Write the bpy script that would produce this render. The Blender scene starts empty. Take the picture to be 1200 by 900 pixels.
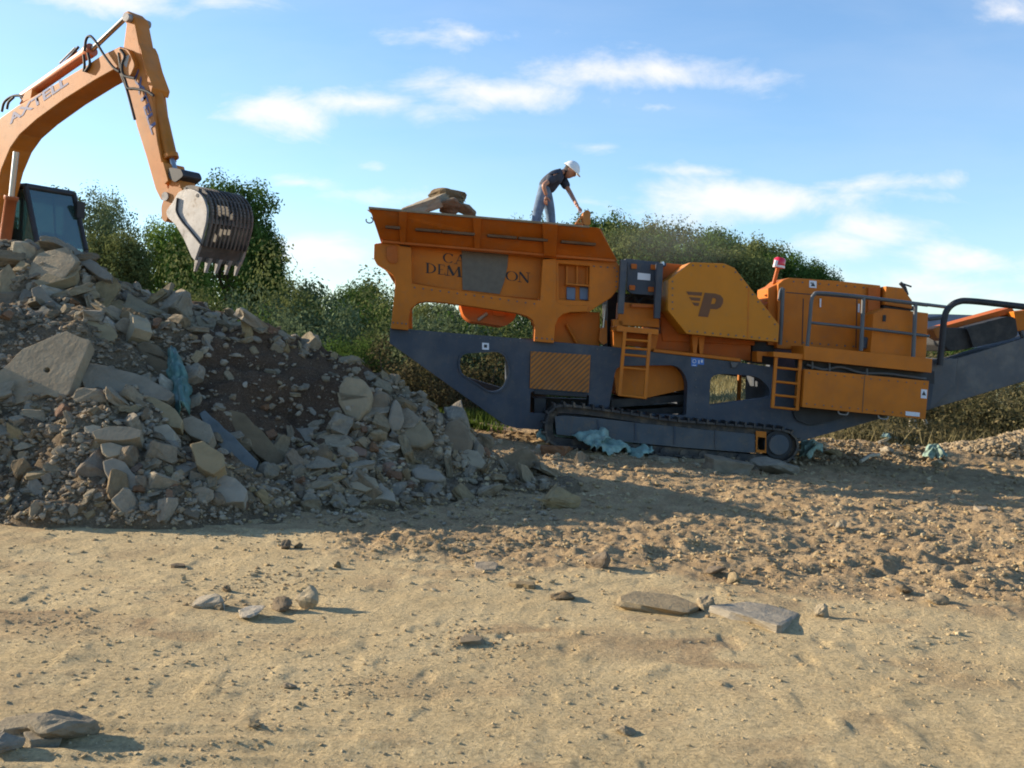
import bpy, bmesh, math, random
import numpy as np
from mathutils import Vector, Matrix, noise as mnoise
from mathutils.geometry import tessellate_polygon

PI = math.pi
R = math.radians
scene = bpy.context.scene
COL = scene.collection

# ------------------------------------------------------------------ camera
F = 1267.0
CAM = Vector((0, 0, 1.7))
ROLL = R(2.0)
PITCH = math.atan(-40.0 / F)
fwd = Vector((0, math.cos(PITCH), math.sin(PITCH)))
r0 = Vector((1, 0, 0))
u0 = r0.cross(fwd)
right = (r0 * math.cos(ROLL) + u0 * math.sin(ROLL)).normalized()
up = right.cross(fwd).normalized()
cam_d = bpy.data.cameras.new("camera")
cam_d.sensor_width = 36
cam_d.lens = F * 36 / 1200
cam_d.clip_start = 0.1
cam_d.clip_end = 6000
cam = bpy.data.objects.new("camera", cam_d)
COL.objects.link(cam)
cam.matrix_world = Matrix(((right.x, up.x, -fwd.x, CAM.x), (right.y, up.y, -fwd.y, CAM.y), (right.z, up.z, -fwd.z, CAM.z), (0, 0, 0, 1)))
scene.camera = cam


def ray(px, py):
    return (fwd * F + right * (px - 600) - up * (py - 450)).normalized()


def at(px, py, Y):
    d = ray(px, py)
    return CAM + d * (Y / d.y)


# ------------------------------------------------------------------ tags and object helpers
def tag(o, label=None, cat=None, group=None, kind=None):
    if label: o['label'] = label
    if cat: o['category'] = cat
    if group: o['group'] = group
    if kind: o['kind'] = kind
    elif cat: o['kind'] = 'thing'
    return o


def empty(name, mw=None, **k):
    o = bpy.data.objects.new(name, None)
    o.empty_display_size = 0.2
    COL.objects.link(o)
    if mw is not None: o.matrix_world = mw
    return tag(o, **k)


def link(name, me, material=None, parent=None, smooth=None, bevel=0, **k):
    o = bpy.data.objects.new(name, me)
    COL.objects.link(o)
    if material is not None and len(me.materials) == 0: me.materials.append(material)
    if parent is not None: o.parent = parent
    if smooth is not None:
        me.polygons.foreach_set('use_smooth', [smooth] * len(me.polygons))
    if bevel:
        b = o.modifiers.new('bevel', 'BEVEL')
        b.width = bevel; b.segments = 2; b.limit_method = 'ANGLE'; b.angle_limit = R(35)
    return tag(o, **k)


def big_mesh(name, verts, faces):
    """verts (n,3) array, faces (m,k) array"""
    me = bpy.data.meshes.new(name)
    n, (m, k) = len(verts), faces.shape
    me.vertices.add(n); me.vertices.foreach_set('co', np.asarray(verts, np.float32).ravel())
    me.loops.add(m * k); me.loops.foreach_set('vertex_index', faces.astype(np.int32).ravel())
    me.polygons.add(m)
    me.polygons.foreach_set('loop_start', np.arange(0, m * k, k, dtype=np.int32))
    me.update(calc_edges=True)
    return me


class MB:
    """collects pieces of ONE part into one mesh"""
    def __init__(s): s.v = []; s.f = []; s.sm = []
    def add(s, vs, fs, smooth=False):
        o = len(s.v)
        s.v += [tuple(v) for v in vs]
        s.f += [tuple(i + o for i in f) for f in fs]
        s.sm += [smooth] * len(fs)
    def build(s, name, material, parent=None, bevel=0, **k):
        me = bpy.data.meshes.new(name)
        me.from_pydata(s.v, [], s.f)
        me.polygons.foreach_set('use_smooth', s.sm)
        bm = bmesh.new(); bm.from_mesh(me)
        bmesh.ops.recalc_face_normals(bm, faces=bm.faces)
        bm.to_mesh(me); bm.free()
        return link(name, me, material, parent, bevel=bevel, **k)
    def hexa(s, c):
        s.add(c, [(0, 1, 2, 3), (7, 6, 5, 4), (0, 4, 5, 1), (1, 5, 6, 2), (2, 6, 7, 3), (3, 7, 4, 0)])
    def box(s, a, b):
        (x0, y0, z0), (x1, y1, z1) = a, b
        s.hexa([(x0, y0, z0), (x1, y0, z0), (x1, y1, z0), (x0, y1, z0), (x0, y0, z1), (x1, y0, z1), (x1, y1, z1), (x0, y1, z1)])
    def tube(s, pts, r, n=10, cap=True):
        pts = [Vector(p) for p in pts]
        rs = r if isinstance(r, (list, tuple)) else [r] * len(pts)
        vs = []; fs = []
        prev = None
        for i, p in enumerate(pts):
            if i == 0: t = pts[1] - p
            elif i == len(pts) - 1: t = p - pts[i - 1]
            else: t = (pts[i + 1] - p).normalized() + (p - pts[i - 1]).normalized()
            t.normalize()
            if prev is None:
                a = Vector((0, 0, 1)) if abs(t.z) < .9 else Vector((0, 1, 0))
                x = t.cross(a).normalized()
            else:
                x = (prev - t * prev.dot(t)).normalized()
            y = t.cross(x); prev = x
            for k in range(n):
                an = 2 * PI * k / n
                vs.append(p + (x * math.cos(an) + y * math.sin(an)) * rs[i])
        for i in range(len(pts) - 1):
            for k in range(n):
                k2 = (k + 1) % n
                fs.append((i * n + k, i * n + k2, (i + 1) * n + k2, (i + 1) * n + k))
        s.add(vs, fs, True)
        if cap:
            s.add(vs[:n], [tuple(range(n))]); s.add(vs[-n:], [tuple(range(n))[::-1]])
    def prism(s, front, back, holes=()):
        """front/back: matching lists of 3D points; holes: list of (front, back)"""
        loops = [(front, back)] + list(holes)
        vf = [Vector(p) for l in loops for p in l[0]]
        vb = [Vector(p) for l in loops for p in l[1]]
        tri = tessellate_polygon([[Vector(p) for p in l[0]] for l in loops])
        n = len(vf)
        fs = [tuple(t) for t in tri] + [tuple(i + n for i in t[::-1]) for t in tri]
        o = 0
        for l in loops:
            m = len(l[0])
            for i in range(m):
                j = (i + 1) % m
                fs.append((o + i, o + j, n + o + j, n + o + i))
            o += m
        s.add(vf + vb, fs)


def rounded(pts, rad, n=4):
    """round the corners of a 2D polygon (rad: one number or one per corner)"""
    out = []
    m = len(pts)
    for i in range(m):
        p0, p, p1 = Vector(pts[i - 1]), Vector(pts[i]), Vector(pts[(i + 1) % m])
        r = rad[i] if isinstance(rad, (list, tuple)) else rad
        a, b = p0 - p, p1 - p
        r = min(r, a.length * .48, b.length * .48)
        if r <= 0.01:
            out.append(tuple(p)); continue
        A, B = p + a.normalized() * r, p + b.normalized() * r
        for k in range(n + 1):
            t = k / n
            q = A * (1 - t) ** 2 + p * 2 * t * (1 - t) + B * t * t
            out.append((q.x, q.y))
    return out


def smooth_path(pts, n=6):
    """Catmull-Rom through points"""
    P = [Vector(p) for p in pts]
    P = [P[0] * 2 - P[1]] + P + [P[-1] * 2 - P[-2]]
    out = []
    for i in range(1, len(P) - 2):
        for k in range(n):
            t = k / n
            a, b, c, d = P[i - 1], P[i], P[i + 1], P[i + 2]
            out.append(.5 * ((2 * b) + (c - a) * t + (2 * a - 5 * b + 4 * c - d) * t * t + (-a + 3 * b - 3 * c + d) * t ** 3))
    out.append(P[-2])
    return out


# ------------------------------------------------------------------ materials
def nodes_of(m):
    m.use_nodes = True
    nt = m.node_tree
    return nt, nt.nodes, nt.links


def mat(name, col, rough=.6, metal=0., var=.15, scale=6., dirt=None, dirt_amt=.0, bump=.0, bump_scale=40., spec=.5, tint=0., wear=0.):
    """principled surface; noise varies the colour, 'dirt' lies in blotches with a shape of their own"""
    m = bpy.data.materials.new(name)
    nt, N, L = nodes_of(m)
    b = N['Principled BSDF']
    b.inputs['Roughness'].default_value = rough
    b.inputs['Metallic'].default_value = metal
    b.inputs['Specular IOR Level'].default_value = spec
    tc = N.new('ShaderNodeTexCoord')
    nz = N.new('ShaderNodeTexNoise'); nz.inputs['Scale'].default_value = scale; nz.inputs['Detail'].default_value = 6
    L.new(tc.outputs['Object'], nz.inputs['Vector'])
    mr = N.new('ShaderNodeMapRange')
    mr.inputs['From Min'].default_value = .3; mr.inputs['From Max'].default_value = .7
    mr.inputs['To Min'].default_value = 1 - var; mr.inputs['To Max'].default_value = 1 + var
    L.new(nz.outputs['Fac'], mr.inputs['Value'])
    mul = N.new('ShaderNodeMix'); mul.data_type = 'RGBA'; mul.blend_type = 'MULTIPLY'; mul.inputs['Factor'].default_value = 1
    mul.inputs['A'].default_value = (*col, 1)
    cmb = N.new('ShaderNodeCombineColor')
    for k in ('Red', 'Green', 'Blue'): L.new(mr.outputs['Result'], cmb.inputs[k])
    L.new(cmb.outputs['Color'], mul.inputs['B'])
    out = mul.outputs['Result']
    if tint:
        oi = N.new('ShaderNodeObjectInfo')
        hs = N.new('ShaderNodeHueSaturation')
        r2 = N.new('ShaderNodeMapRange'); r2.inputs['To Min'].default_value = 1 - tint; r2.inputs['To Max'].default_value = 1 + tint
        L.new(oi.outputs['Random'], r2.inputs['Value']); L.new(r2.outputs['Result'], hs.inputs['Value'])
        r3 = N.new('ShaderNodeMapRange'); r3.inputs['To Min'].default_value = 1 + tint * 1.4; r3.inputs['To Max'].default_value = 1 - tint * 1.4
        mm = N.new('ShaderNodeMath'); mm.operation = 'FRACT'; m2 = N.new('ShaderNodeMath'); m2.operation = 'MULTIPLY'; m2.inputs[1].default_value = 7.31
        L.new(oi.outputs['Random'], m2.inputs[0]); L.new(m2.outputs[0], mm.inputs[0]); L.new(mm.outputs[0], r3.inputs['Value'])
        L.new(r3.outputs['Result'], hs.inputs['Saturation'])
        L.new(out, hs.inputs['Color']); out = hs.outputs['Color']
    if dirt:
        n2 = N.new('ShaderNodeTexNoise'); n2.inputs['Scale'].default_value = scale * .45; n2.inputs['Detail'].default_value = 8; n2.inputs['Roughness'].default_value = .65
        L.new(tc.outputs['Object'], n2.inputs['Vector'])
        cr = N.new('ShaderNodeMapRange'); cr.inputs['From Min'].default_value = .48; cr.inputs['From Max'].default_value = .72; cr.inputs['To Max'].default_value = dirt_amt
        L.new(n2.outputs['Fac'], cr.inputs['Value'])
        mx = N.new('ShaderNodeMix'); mx.data_type = 'RGBA'
        L.new(cr.outputs['Result'], mx.inputs['Factor']); L.new(out, mx.inputs['A']); mx.inputs['B'].default_value = (*dirt, 1)
        out = mx.outputs['Result']
    if wear:
        n4 = N.new('ShaderNodeTexNoise'); n4.inputs['Scale'].default_value = 9; n4.inputs['Detail'].default_value = 12; n4.inputs['Roughness'].default_value = .78
        L.new(tc.outputs['Object'], n4.inputs['Vector'])
        c4 = N.new('ShaderNodeMapRange'); c4.inputs['From Min'].default_value = .53; c4.inputs['From Max'].default_value = .66; c4.inputs['To Max'].default_value = wear
        L.new(n4.outputs['Fac'], c4.inputs['Value'])
        m4 = N.new('ShaderNodeMix'); m4.data_type = 'RGBA'; L.new(c4.outputs['Result'], m4.inputs['Factor']); L.new(out, m4.inputs['A']); m4.inputs['B'].default_value = (.20, .15, .10, 1)
        mp5 = N.new('ShaderNodeMapping'); mp5.inputs['Scale'].default_value = (7, 7, .55); L.new(tc.outputs['Object'], mp5.inputs['Vector'])
        n5 = N.new('ShaderNodeTexNoise'); n5.inputs['Scale'].default_value = 1.6; n5.inputs['Detail'].default_value = 7; n5.inputs['Roughness'].default_value = .7; L.new(mp5.outputs[0], n5.inputs['Vector'])
        c5 = N.new('ShaderNodeMapRange'); c5.inputs['From Min'].default_value = .55; c5.inputs['From Max'].default_value = .75; c5.inputs['To Max'].default_value = wear * .8
        L.new(n5.outputs['Fac'], c5.inputs['Value'])
        m5 = N.new('ShaderNodeMix'); m5.data_type = 'RGBA'; L.new(c5.outputs['Result'], m5.inputs['Factor']); L.new(m4.outputs['Result'], m5.inputs['A']); m5.inputs['B'].default_value = (.16, .10, .06, 1)
        out = m5.outputs['Result']
        rr5 = N.new('ShaderNodeMapRange'); rr5.inputs['To Min'].default_value = rough; rr5.inputs['To Max'].default_value = .9; L.new(c4.outputs['Result'], rr5.inputs['Value']); L.new(rr5.outputs['Result'], b.inputs['Roughness'])
    L.new(out, b.inputs['Base Color'])
    if bump:
        n3 = N.new('ShaderNodeTexNoise'); n3.inputs['Scale'].default_value = bump_scale; n3.inputs['Detail'].default_value = 8; n3.inputs['Roughness'].default_value = .6
        L.new(tc.outputs['Object'], n3.inputs['Vector'])
        bp = N.new('ShaderNodeBump'); bp.inputs['Strength'].default_value = bump; bp.inputs['Distance'].default_value = .03
        L.new(n3.outputs['Fac'], bp.inputs['Height']); L.new(bp.outputs['Normal'], b.inputs['Normal'])
    return m


DUST = (.36, .29, .2)
M = {}
M['orange'] = mat('orange_paint', (.56, .158, .008), .55, spec=.3, var=.10, scale=3, dirt=(.34, .11, .025), dirt_amt=.4, bump=.05, bump_scale=8, wear=0.22)
M['guard'] = mat('yellow_orange_paint', (.56, .192, .007), .5, spec=.3, var=.06, scale=3, dirt=(.36, .18, .05), dirt_amt=.3, wear=0.15)
M['red_orange'] = mat('red_orange_paint', (.50, .112, .007), .55, spec=.3, var=.12, scale=3, dirt=(.26, .13, .06), dirt_amt=.4, wear=0.24)
M['exorange'] = mat('faded_orange_paint', (.50, .165, .019), .55, spec=.3, var=.12, scale=3, dirt=(.36, .22, .11), dirt_amt=.5, wear=0.28)
M['slate'] = mat('slate_paint', (.055, .067, .086), .55, spec=.3, var=.12, scale=3, dirt=(.2, .18, .15), dirt_amt=.4, wear=0.3)
M['rail'] = mat('grey_rail_paint', (.095, .098, .10), .5, var=.12, scale=5, wear=0.4)
M['black'] = mat('black_rubber', (.022, .021, .02), .7, var=.3, scale=8, dirt=(.12, .1, .08), dirt_amt=.4)
M['trackmetal'] = mat('worn_track_steel', (.05, .045, .042), .6, .3, var=.3, scale=10, dirt=(.24, .175, .11), dirt_amt=.85)
M['dark'] = mat('dark_steel', (.03, .03, .032), .6, .2, var=.3, scale=6)
M['steel'] = mat('bare_steel', (.33, .31, .29), .55, .35, var=.18, scale=5, dirt=(.26, .2, .14), dirt_amt=.6, bump=.1, wear=0.5)
M['chrome'] = mat('chrome_rod', (.38, .37, .36), .3, 1., var=.05)
M['trackframe'] = mat('grey_track_frame_paint', (.085, .095, .104), .6, var=.15, scale=4, dirt=(.17, .14, .11), dirt_amt=.6, spec=.3, wear=0.6)
M['conveyor'] = mat('grey_conveyor_paint', (.085, .086, .09), .55, var=.12, scale=3, dirt=(.25, .22, .18), dirt_amt=.6, wear=0.5)
M['dustrim'] = mat('dusty_steel', (.27, .20, .12), .9, var=.2, scale=8)
M['railbrown'] = mat('dusty_brown_paint', (.15, .07, .028), .85, var=.2, scale=6, dirt=(.17, .12, .08), dirt_amt=.6)
M['patch'] = mat('grey_cover_sheet', (.15, .128, .098), .85, var=.10, scale=14)
M['lettering'] = mat('black_lettering', (.02, .016, .012), .6, var=.1)
M['blueletter'] = mat('blue_lettering', (.075, .095, .235), .6, var=.15, scale=20)
M['logo'] = mat('brown_logo', (.14, .05, .012), .55, var=.1)
M['white'] = mat('white_label', (.72, .72, .74), .5, var=.05)
M['bluesign'] = mat('blue_sign', (.05, .17, .5), .5, var=.05)
M['bluepanel'] = mat('blue_grey_panel', (.10, .15, .24), .4, var=.1)
M['stripe'] = mat('dark_stripe', (.19, .085, .028), .6, var=.15)
M['red'] = mat('red_lens', (.62, .02, .05), .2, var=.05)
M['wood'] = mat('pale_timber', (.5, .43, .32), .8, var=.2, scale=10)
M['skin'] = mat('skin', (.42, .2, .12), .5, var=.06)
M['shirt'] = mat('navy_shirt', (.035, .042, .062), .85, var=.2, scale=12)
M['jeans'] = mat('blue_jeans', (.13, .19, .27), .9, var=.25, scale=14)
M['helmet'] = mat('white_helmet', (.8, .8, .78), .3, var=.03)
M['boot'] = mat('boot_leather', (.16, .1, .06), .7, var=.15)
M['teal'] = mat('teal_plastic_sheet', (.24, .36, .30), .8, var=.3, scale=12, dirt=(.33, .33, .25), dirt_amt=.7)
M['tealdark'] = mat('dark_teal_sheet', (.07, .155, .125), .5, var=.3, scale=9, dirt=(.2, .22, .17), dirt_amt=.6)  # darker, smoother teal for the sheet on the heap


def rockmat(name, col, dirt, amt=.6, tint=.14):
    return mat(name, col, .95, var=.22, scale=5, dirt=dirt, dirt_amt=amt, bump=.55, bump_scale=16, spec=.2, tint=tint)


M['concrete'] = rockmat('broken_concrete', (.25, .208, .145), (.165, .115, .068))
M['stone'] = rockmat('tan_stone', (.285, .22, .132), (.18, .12, .065))
M['pale'] = rockmat('pale_stone', (.36, .3, .21), (.25, .18, .105), .5)
M['brick'] = rockmat('dirty_brick', (.22, .125, .075), (.2, .15, .1), .6)
M['bluestone'] = rockmat('blue_grey_timber', (.15, .16, .152), (.19, .16, .12), .6, .05)
M['earthstone'] = rockmat('earthy_stone', (.2, .15, .094), (.13, .083, .045), .7)


def soil_material(name, cols, scale=1.0, bumpd=.03):
    """two soils mixed by the mesh's 'soil' attribute (different earth in different places), fine grain by noise and bump"""
    m = bpy.data.materials.new(name)
    nt, N, L = nodes_of(m)
    b = N['Principled BSDF']; b.inputs['Roughness'].default_value = .97; b.inputs['Specular IOR Level'].default_value = .1
    tc = N.new('ShaderNodeTexCoord')
    def nz(s, d=8, r=.6):
        n = N.new('ShaderNodeTexNoise'); n.inputs['Scale'].default_value = s * scale; n.inputs['Detail'].default_value = d; n.inputs['Roughness'].default_value = r
        L.new(tc.outputs['Object'], n.inputs['Vector']); return n.outputs['Fac']
    def mix(f, a, c, bt='MIX'):
        x = N.new('ShaderNodeMix'); x.data_type = 'RGBA'; x.blend_type = bt
        if isinstance(f, float): x.inputs['Factor'].default_value = f
        else: L.new(f, x.inputs['Factor'])
        for k, v in (('A', a), ('B', c)):
            if isinstance(v, tuple): x.inputs[k].default_value = (*v, 1)
            else: L.new(v, x.inputs[k])
        return x.outputs['Result']
    def rng(v, a, c, lo=0., hi=1.):
        x = N.new('ShaderNodeMapRange'); x.inputs['From Min'].default_value = a; x.inputs['From Max'].default_value = c
        x.inputs['To Min'].default_value = lo; x.inputs['To Max'].default_value = hi
        L.new(v, x.inputs['Value']); return x.outputs['Result']
    at_ = N.new('ShaderNodeAttribute'); at_.attribute_name = 'soil'
    ca = mix(rng(nz(1.3), .35, .65), cols[0], cols[1])
    cb = mix(rng(nz(2.1), .35, .65), cols[2], cols[3])
    ad = N.new('ShaderNodeMath'); ad.operation = 'ADD'; L.new(at_.outputs['Fac'], ad.inputs[0])
    L.new(rng(nz(.9), .3, .7, -.22, .22), ad.inputs[1])
    c = mix(rng(ad.outputs[0], .25, .75), ca, cb)
    at2 = N.new('ShaderNodeAttribute'); at2.attribute_name = 'grass'
    c = mix(at2.outputs['Fac'], c, mix(rng(nz(1.7), .4, .6), (.20, .19, .075), (.30, .26, .13)))
    g = rng(nz(38, 4, .7), .3, .7, .68, 1.3)
    cc = N.new('ShaderNodeCombineColor')
    for k in ('Red', 'Green', 'Blue'): L.new(g, cc.inputs[k])
    c = mix(1.0, c, cc.outputs['Color'], 'MULTIPLY')
    sp = rng(nz(75, 2, .5), .66, .72, 0., .55)
    c = mix(sp, c, (.5, .44, .34))
    L.new(c, b.inputs['Base Color'])
    bp = N.new('ShaderNodeBump'); bp.inputs['Strength'].default_value = 1.; bp.inputs['Distance'].default_value = bumpd * 1.1
    L.new(nz(26, 10, .72), bp.inputs['Height']); L.new(bp.outputs['Normal'], b.inputs['Normal'])
    return m


M['ground'] = soil_material('trodden_soil', ((.56, .43, .235), (.48, .36, .19), (.44, .315, .172), (.33, .225, .12)))
M['mound'] = soil_material('heap_soil', ((.25, .19, .12), (.19, .138, .085), (.15, .097, .06), (.108, .068, .042)), 1.0, .06)


def leafmat(name, cols, tint=.18):
    m = bpy.data.materials.new(name)
    nt, N, L = nodes_of(m)
    N.remove(N['Principled BSDF'])
    out = N['Material Output']
    gi = N.new('ShaderNodeNewGeometry'); oi = N.new('ShaderNodeObjectInfo')
    tc = N.new('ShaderNodeTexCoord')
    nz = N.new('ShaderNodeTexNoise'); nz.inputs['Scale'].default_value = .9; nz.inputs['Detail'].default_value = 3
    L.new(tc.outputs['Object'], nz.inputs['Vector'])
    ad = N.new('ShaderNodeMath'); ad.operation = 'MULTIPLY_ADD'; ad.inputs[1].default_value = .42
    L.new(gi.outputs['Random Per Island'], ad.inputs[0])
    mr = N.new('ShaderNodeMapRange'); mr.inputs['From Min'].default_value = .3; mr.inputs['From Max'].default_value = .7; mr.inputs['To Max'].default_value = .45
    L.new(nz.outputs['Fac'], mr.inputs['Value']); L.new(mr.outputs['Result'], ad.inputs[2])
    cr = N.new('ShaderNodeValToRGB')
    e = cr.color_ramp.elements
    e[0].color = (*cols[0], 1); e[0].position = .05
    e[1].color = (*cols[-1], 1); e[1].position = .95
    if len(cols) == 3:
        k = e.new(.5); k.color = (*cols[1], 1)
    L.new(ad.outputs[0], cr.inputs['Fac'])
    hs = N.new('ShaderNodeHueSaturation')
    r2 = N.new('ShaderNodeMapRange'); r2.inputs['To Min'].default_value = 1 - tint; r2.inputs['To Max'].default_value = 1 + tint
    L.new(oi.outputs['Random'], r2.inputs['Value']); L.new(r2.outputs['Result'], hs.inputs['Value'])
    L.new(cr.outputs['Color'], hs.inputs['Color'])
    d = N.new('ShaderNodeBsdfDiffuse'); t = N.new('ShaderNodeBsdfTranslucent')
    L.new(hs.outputs['Color'], d.inputs['Color']); L.new(hs.outputs['Color'], t.inputs['Color'])
    mx = N.new('ShaderNodeMixShader'); mx.inputs['Fac'].default_value = .33
    L.new(d.outputs[0], mx.inputs[1]); L.new(t.outputs[0], mx.inputs[2]); L.new(mx.outputs[0], out.inputs['Surface'])
    return m


M['leaf_oak'] = leafmat('dark_green_leaves', ((.0462, .0791, .0231), (.0825, .1403, .0330), (.1650, .2062, .0577)))
M['leaf_bright'] = leafmat('bright_green_leaves', ((.0729, .1240, .0234), (.1458, .2187, .0438), (.2478, .2916, .0729)))
M['leaf_grey'] = leafmat('grey_green_leaves', ((.0816, .1110, .0572), (.1469, .1879, .0898), (.2449, .2613, .1469)))
M['leaf_olive'] = leafmat('olive_leaves', ((.0773, .0998, .0345), (.1463, .1686, .0603), (.2581, .2581, .1032)))
M['leaf_autumn'] = leafmat('autumn_leaves', ((.1069, .1069, .0392), (.2316, .1871, .0624), (.3741, .2494, .1069)))
M['leaf_dry'] = leafmat('dry_bramble_leaves', ((.0565, .0565, .0249), (.1243, .1074, .0508), (.2486, .1921, .1017)))
M['grass'] = leafmat('green_grass_blades', ((.06, .10, .02), (.12, .17, .035), (.2, .22, .07)), .1)
M['drygrass'] = leafmat('dry_grass_blades', ((.14, .12, .05), (.26, .22, .11), (.36, .3, .17)), .1)
M['bark'] = mat('bark', (.08, .06, .042), .95, var=.3, scale=8, bump=.5, bump_scale=12)

m = bpy.data.materials.new('green_tinted_glass')
nt, N, L = nodes_of(m)
N.remove(N['Principled BSDF'])
g1 = N.new('ShaderNodeBsdfTransparent'); g1.inputs['Color'].default_value = (.30, .42, .40, 1)
g2 = N.new('ShaderNodeBsdfGlossy'); g2.inputs['Roughness'].default_value = .05; g2.inputs['Color'].default_value = (.7, .85, .82, 1)
g4 = N.new('ShaderNodeBsdfDiffuse'); g4.inputs['Color'].default_value = (.10, .15, .14, 1)
g3 = N.new('ShaderNodeMixShader'); g3.inputs['Fac'].default_value = .22
g5 = N.new('ShaderNodeMixShader'); g5.inputs['Fac'].default_value = .25
L.new(g1.outputs[0], g3.inputs[1]); L.new(g2.outputs[0], g3.inputs[2])
L.new(g3.outputs[0], g5.inputs[1]); L.new(g4.outputs[0], g5.inputs[2]); L.new(g5.outputs[0], N['Material Output'].inputs['Surface'])
M['glass'] = m

# ------------------------------------------------------------------ terrain
rng_np = np.random.default_rng(7)
_T = rng_np.random((256, 256))


def vnoise(x, y):
    xi = np.floor(x).astype(int); yi = np.floor(y).astype(int)
    fx = x - xi; fy = y - yi
    fx = fx * fx * (3 - 2 * fx); fy = fy * fy * (3 - 2 * fy)
    a = _T[xi & 255, yi & 255]; b = _T[(xi + 1) & 255, yi & 255]; c = _T[xi & 255, (yi + 1) & 255]; d = _T[(xi + 1) & 255, (yi + 1) & 255]
    return (a * (1 - fx) + b * fx) * (1 - fy) + (c * (1 - fx) + d * fx) * fy - .5


def fbm(x, y, o=4, g=.5):
    s = 0; a = 1.
    for k in range(o):
        s = s + a * vnoise(x * 2 ** k + 17.3 * k, y * 2 ** k + 5.1 * k); a *= g
    return s


def sstep(a, b, x):
    t = np.clip((x - a) / (b - a), 0, 1)
    return t * t * (3 - 2 * t)


def rough_zone(X, Y):
    """1 where the ground is churned brown earth, 0 where it is rolled tan soil"""
    edge = 8.1 + .9 * fbm(X * .35 + 3, X * .1 + 1, 2) - .25 * np.clip(X - 1, -6, 4)
    edge = edge + np.where(X < -1, (-1 - X) * .55, 0)
    return sstep(-.7, .9, Y - edge + fbm(X * .9, Y * .9, 3) * .9) * (1 - sstep(24, 27, Y))


def ground_z(X, Y, fine=True):
    X = np.asarray(X, float); Y = np.asarray(Y, float)
    z = sstep(13.5, 17, Y) * (1 - sstep(24, 40, Y)) * (-.05) * np.clip(X - 2.9, -4, 7)
    z = z + .05 * fbm(X * .25, Y * .25, 3) * (1 - sstep(40, 80, Y))
    # low ridge of loose earth behind the crusher on the right
    z = z + .28 * np.exp(-((Y - 21.6 - .06 * X) / 1.1) ** 2) * sstep(3.2, 5, X)
    z = z + sstep(26, 34, Y) * (1 - sstep(60, 90, Y)) * .7 * sstep(6, 12, X)
    if fine:
        rz = rough_zone(X, Y)
        near = 1 - sstep(28, 34, Y)
        z = z + near * (.014 * fbm(X * 1.6, Y * 1.6, 5, .6) + rz * (.058 * fbm(X * 1.3, Y * 1.5, 5, .66)))
        # pocks and clods
        p = vnoise(X * 5.2 + 40, Y * 5.2)
        z = z - near * (1 - rz) * .012 * sstep(.33, .45, p) * sstep(-.1, .2, vnoise(X * .8, Y * .8))
        q = vnoise(X * 7 + 11, Y * 7 + 3)
        z = z + near * (.008 + .022 * rz) * sstep(.22, .42, q) + near * rz * .04 * fbm(X * 6, Y * 6, 4, .7)
        z = z + near * (1 - rz) * (.016 * fbm(X * .3 + 2, Y * 3.2, 3) + .008 * fbm(X * 9, Y * 9, 2))
        # shallow cleat marks of a tracked machine along the near edge
        z = z + .012 * np.sin(Y * 38 + .8 * np.sin(X * 2)) * (1 - sstep(4.4, 5.0, Y)) * sstep(-.1, .25, fbm(X * .7, Y * .7 + 9, 2) + .1)
    return z


O_FAN = -2.0


def fan_sheet():
    d = [3.0]
    while d[-1] < 33: d.append(d[-1] * 1.0042)
    while d[-1] < 4500: d.append(d[-1] * 1.09)
    d = np.array(d)
    s = np.concatenate([np.linspace(-4, -.78, 26)[:-1], np.linspace(-.78, -.5, 70)[:-1], np.linspace(-.5, .5, 640), np.linspace(.5, .78, 70)[1:], np.linspace(.78, 4, 26)[1:]])
    D, S = np.meshgrid(d, s, indexing='ij')
    X = S * D; Y = D + O_FAN
    Z = ground_z(X, Y)
    n, m_ = D.shape
    V = np.stack([X, Y, Z], -1).reshape(-1, 3)
    # close the sheet behind the viewer
    i = (np.arange(n - 1)[:, None] * m_ + np.arange(m_ - 1)[None, :]).ravel()
    Fc = np.stack([i, i + 1, i + m_ + 1, i + m_], -1)
    me = big_mesh('ground', V, Fc)
    a = me.attributes.new('soil', 'FLOAT', 'POINT'); a.data.foreach_set('value', np.clip(rough_zone(X, Y) * .9 + (.5 * sstep(.02, .38, fbm(X * .42 + 31, Y * .8 + 7, 4))) + .4 * sstep(.1, .3, fbm(X * 1.7 + 3, Y * 2.6 + 1, 3)), 0, 1).ravel().astype(np.float32))
    g = sstep(24.3, 25.5, Y + fbm(X * .5, Y * .5, 3) * 2 + sstep(-1.5, 2.5, X) * 1.5)
    a = me.attributes.new('grass', 'FLOAT', 'POINT'); a.data.foreach_set('value', g.ravel().astype(np.float32))
    return link('ground', me, M['ground'], smooth=True, kind='structure')


fan_sheet()
# back strip of ground behind the viewer
mb = MB()
mb.add([(-400, -400, -.03), (400, -400, -.03), (400, 1.2, -.03), (-400, 1.2, -.03)], [(0, 1, 2, 3)])
bk = mb.build('ground', M['ground'], kind='structure')

# far low hill on the right horizon
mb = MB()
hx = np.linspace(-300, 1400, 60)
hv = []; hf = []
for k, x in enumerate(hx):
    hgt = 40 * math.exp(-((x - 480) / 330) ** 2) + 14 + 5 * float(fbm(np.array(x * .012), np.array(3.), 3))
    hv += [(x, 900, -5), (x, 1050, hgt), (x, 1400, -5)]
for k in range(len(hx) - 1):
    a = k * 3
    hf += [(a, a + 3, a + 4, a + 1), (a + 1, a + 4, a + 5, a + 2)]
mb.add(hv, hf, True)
M['hill'] = mat('haze_tinted_hill', (.06, .085, .125), 1., var=.25, scale=.05, spec=0)  # blue in the base colour stands in for aerial haze
mb.build('hill', M['hill'], kind='structure')

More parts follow.
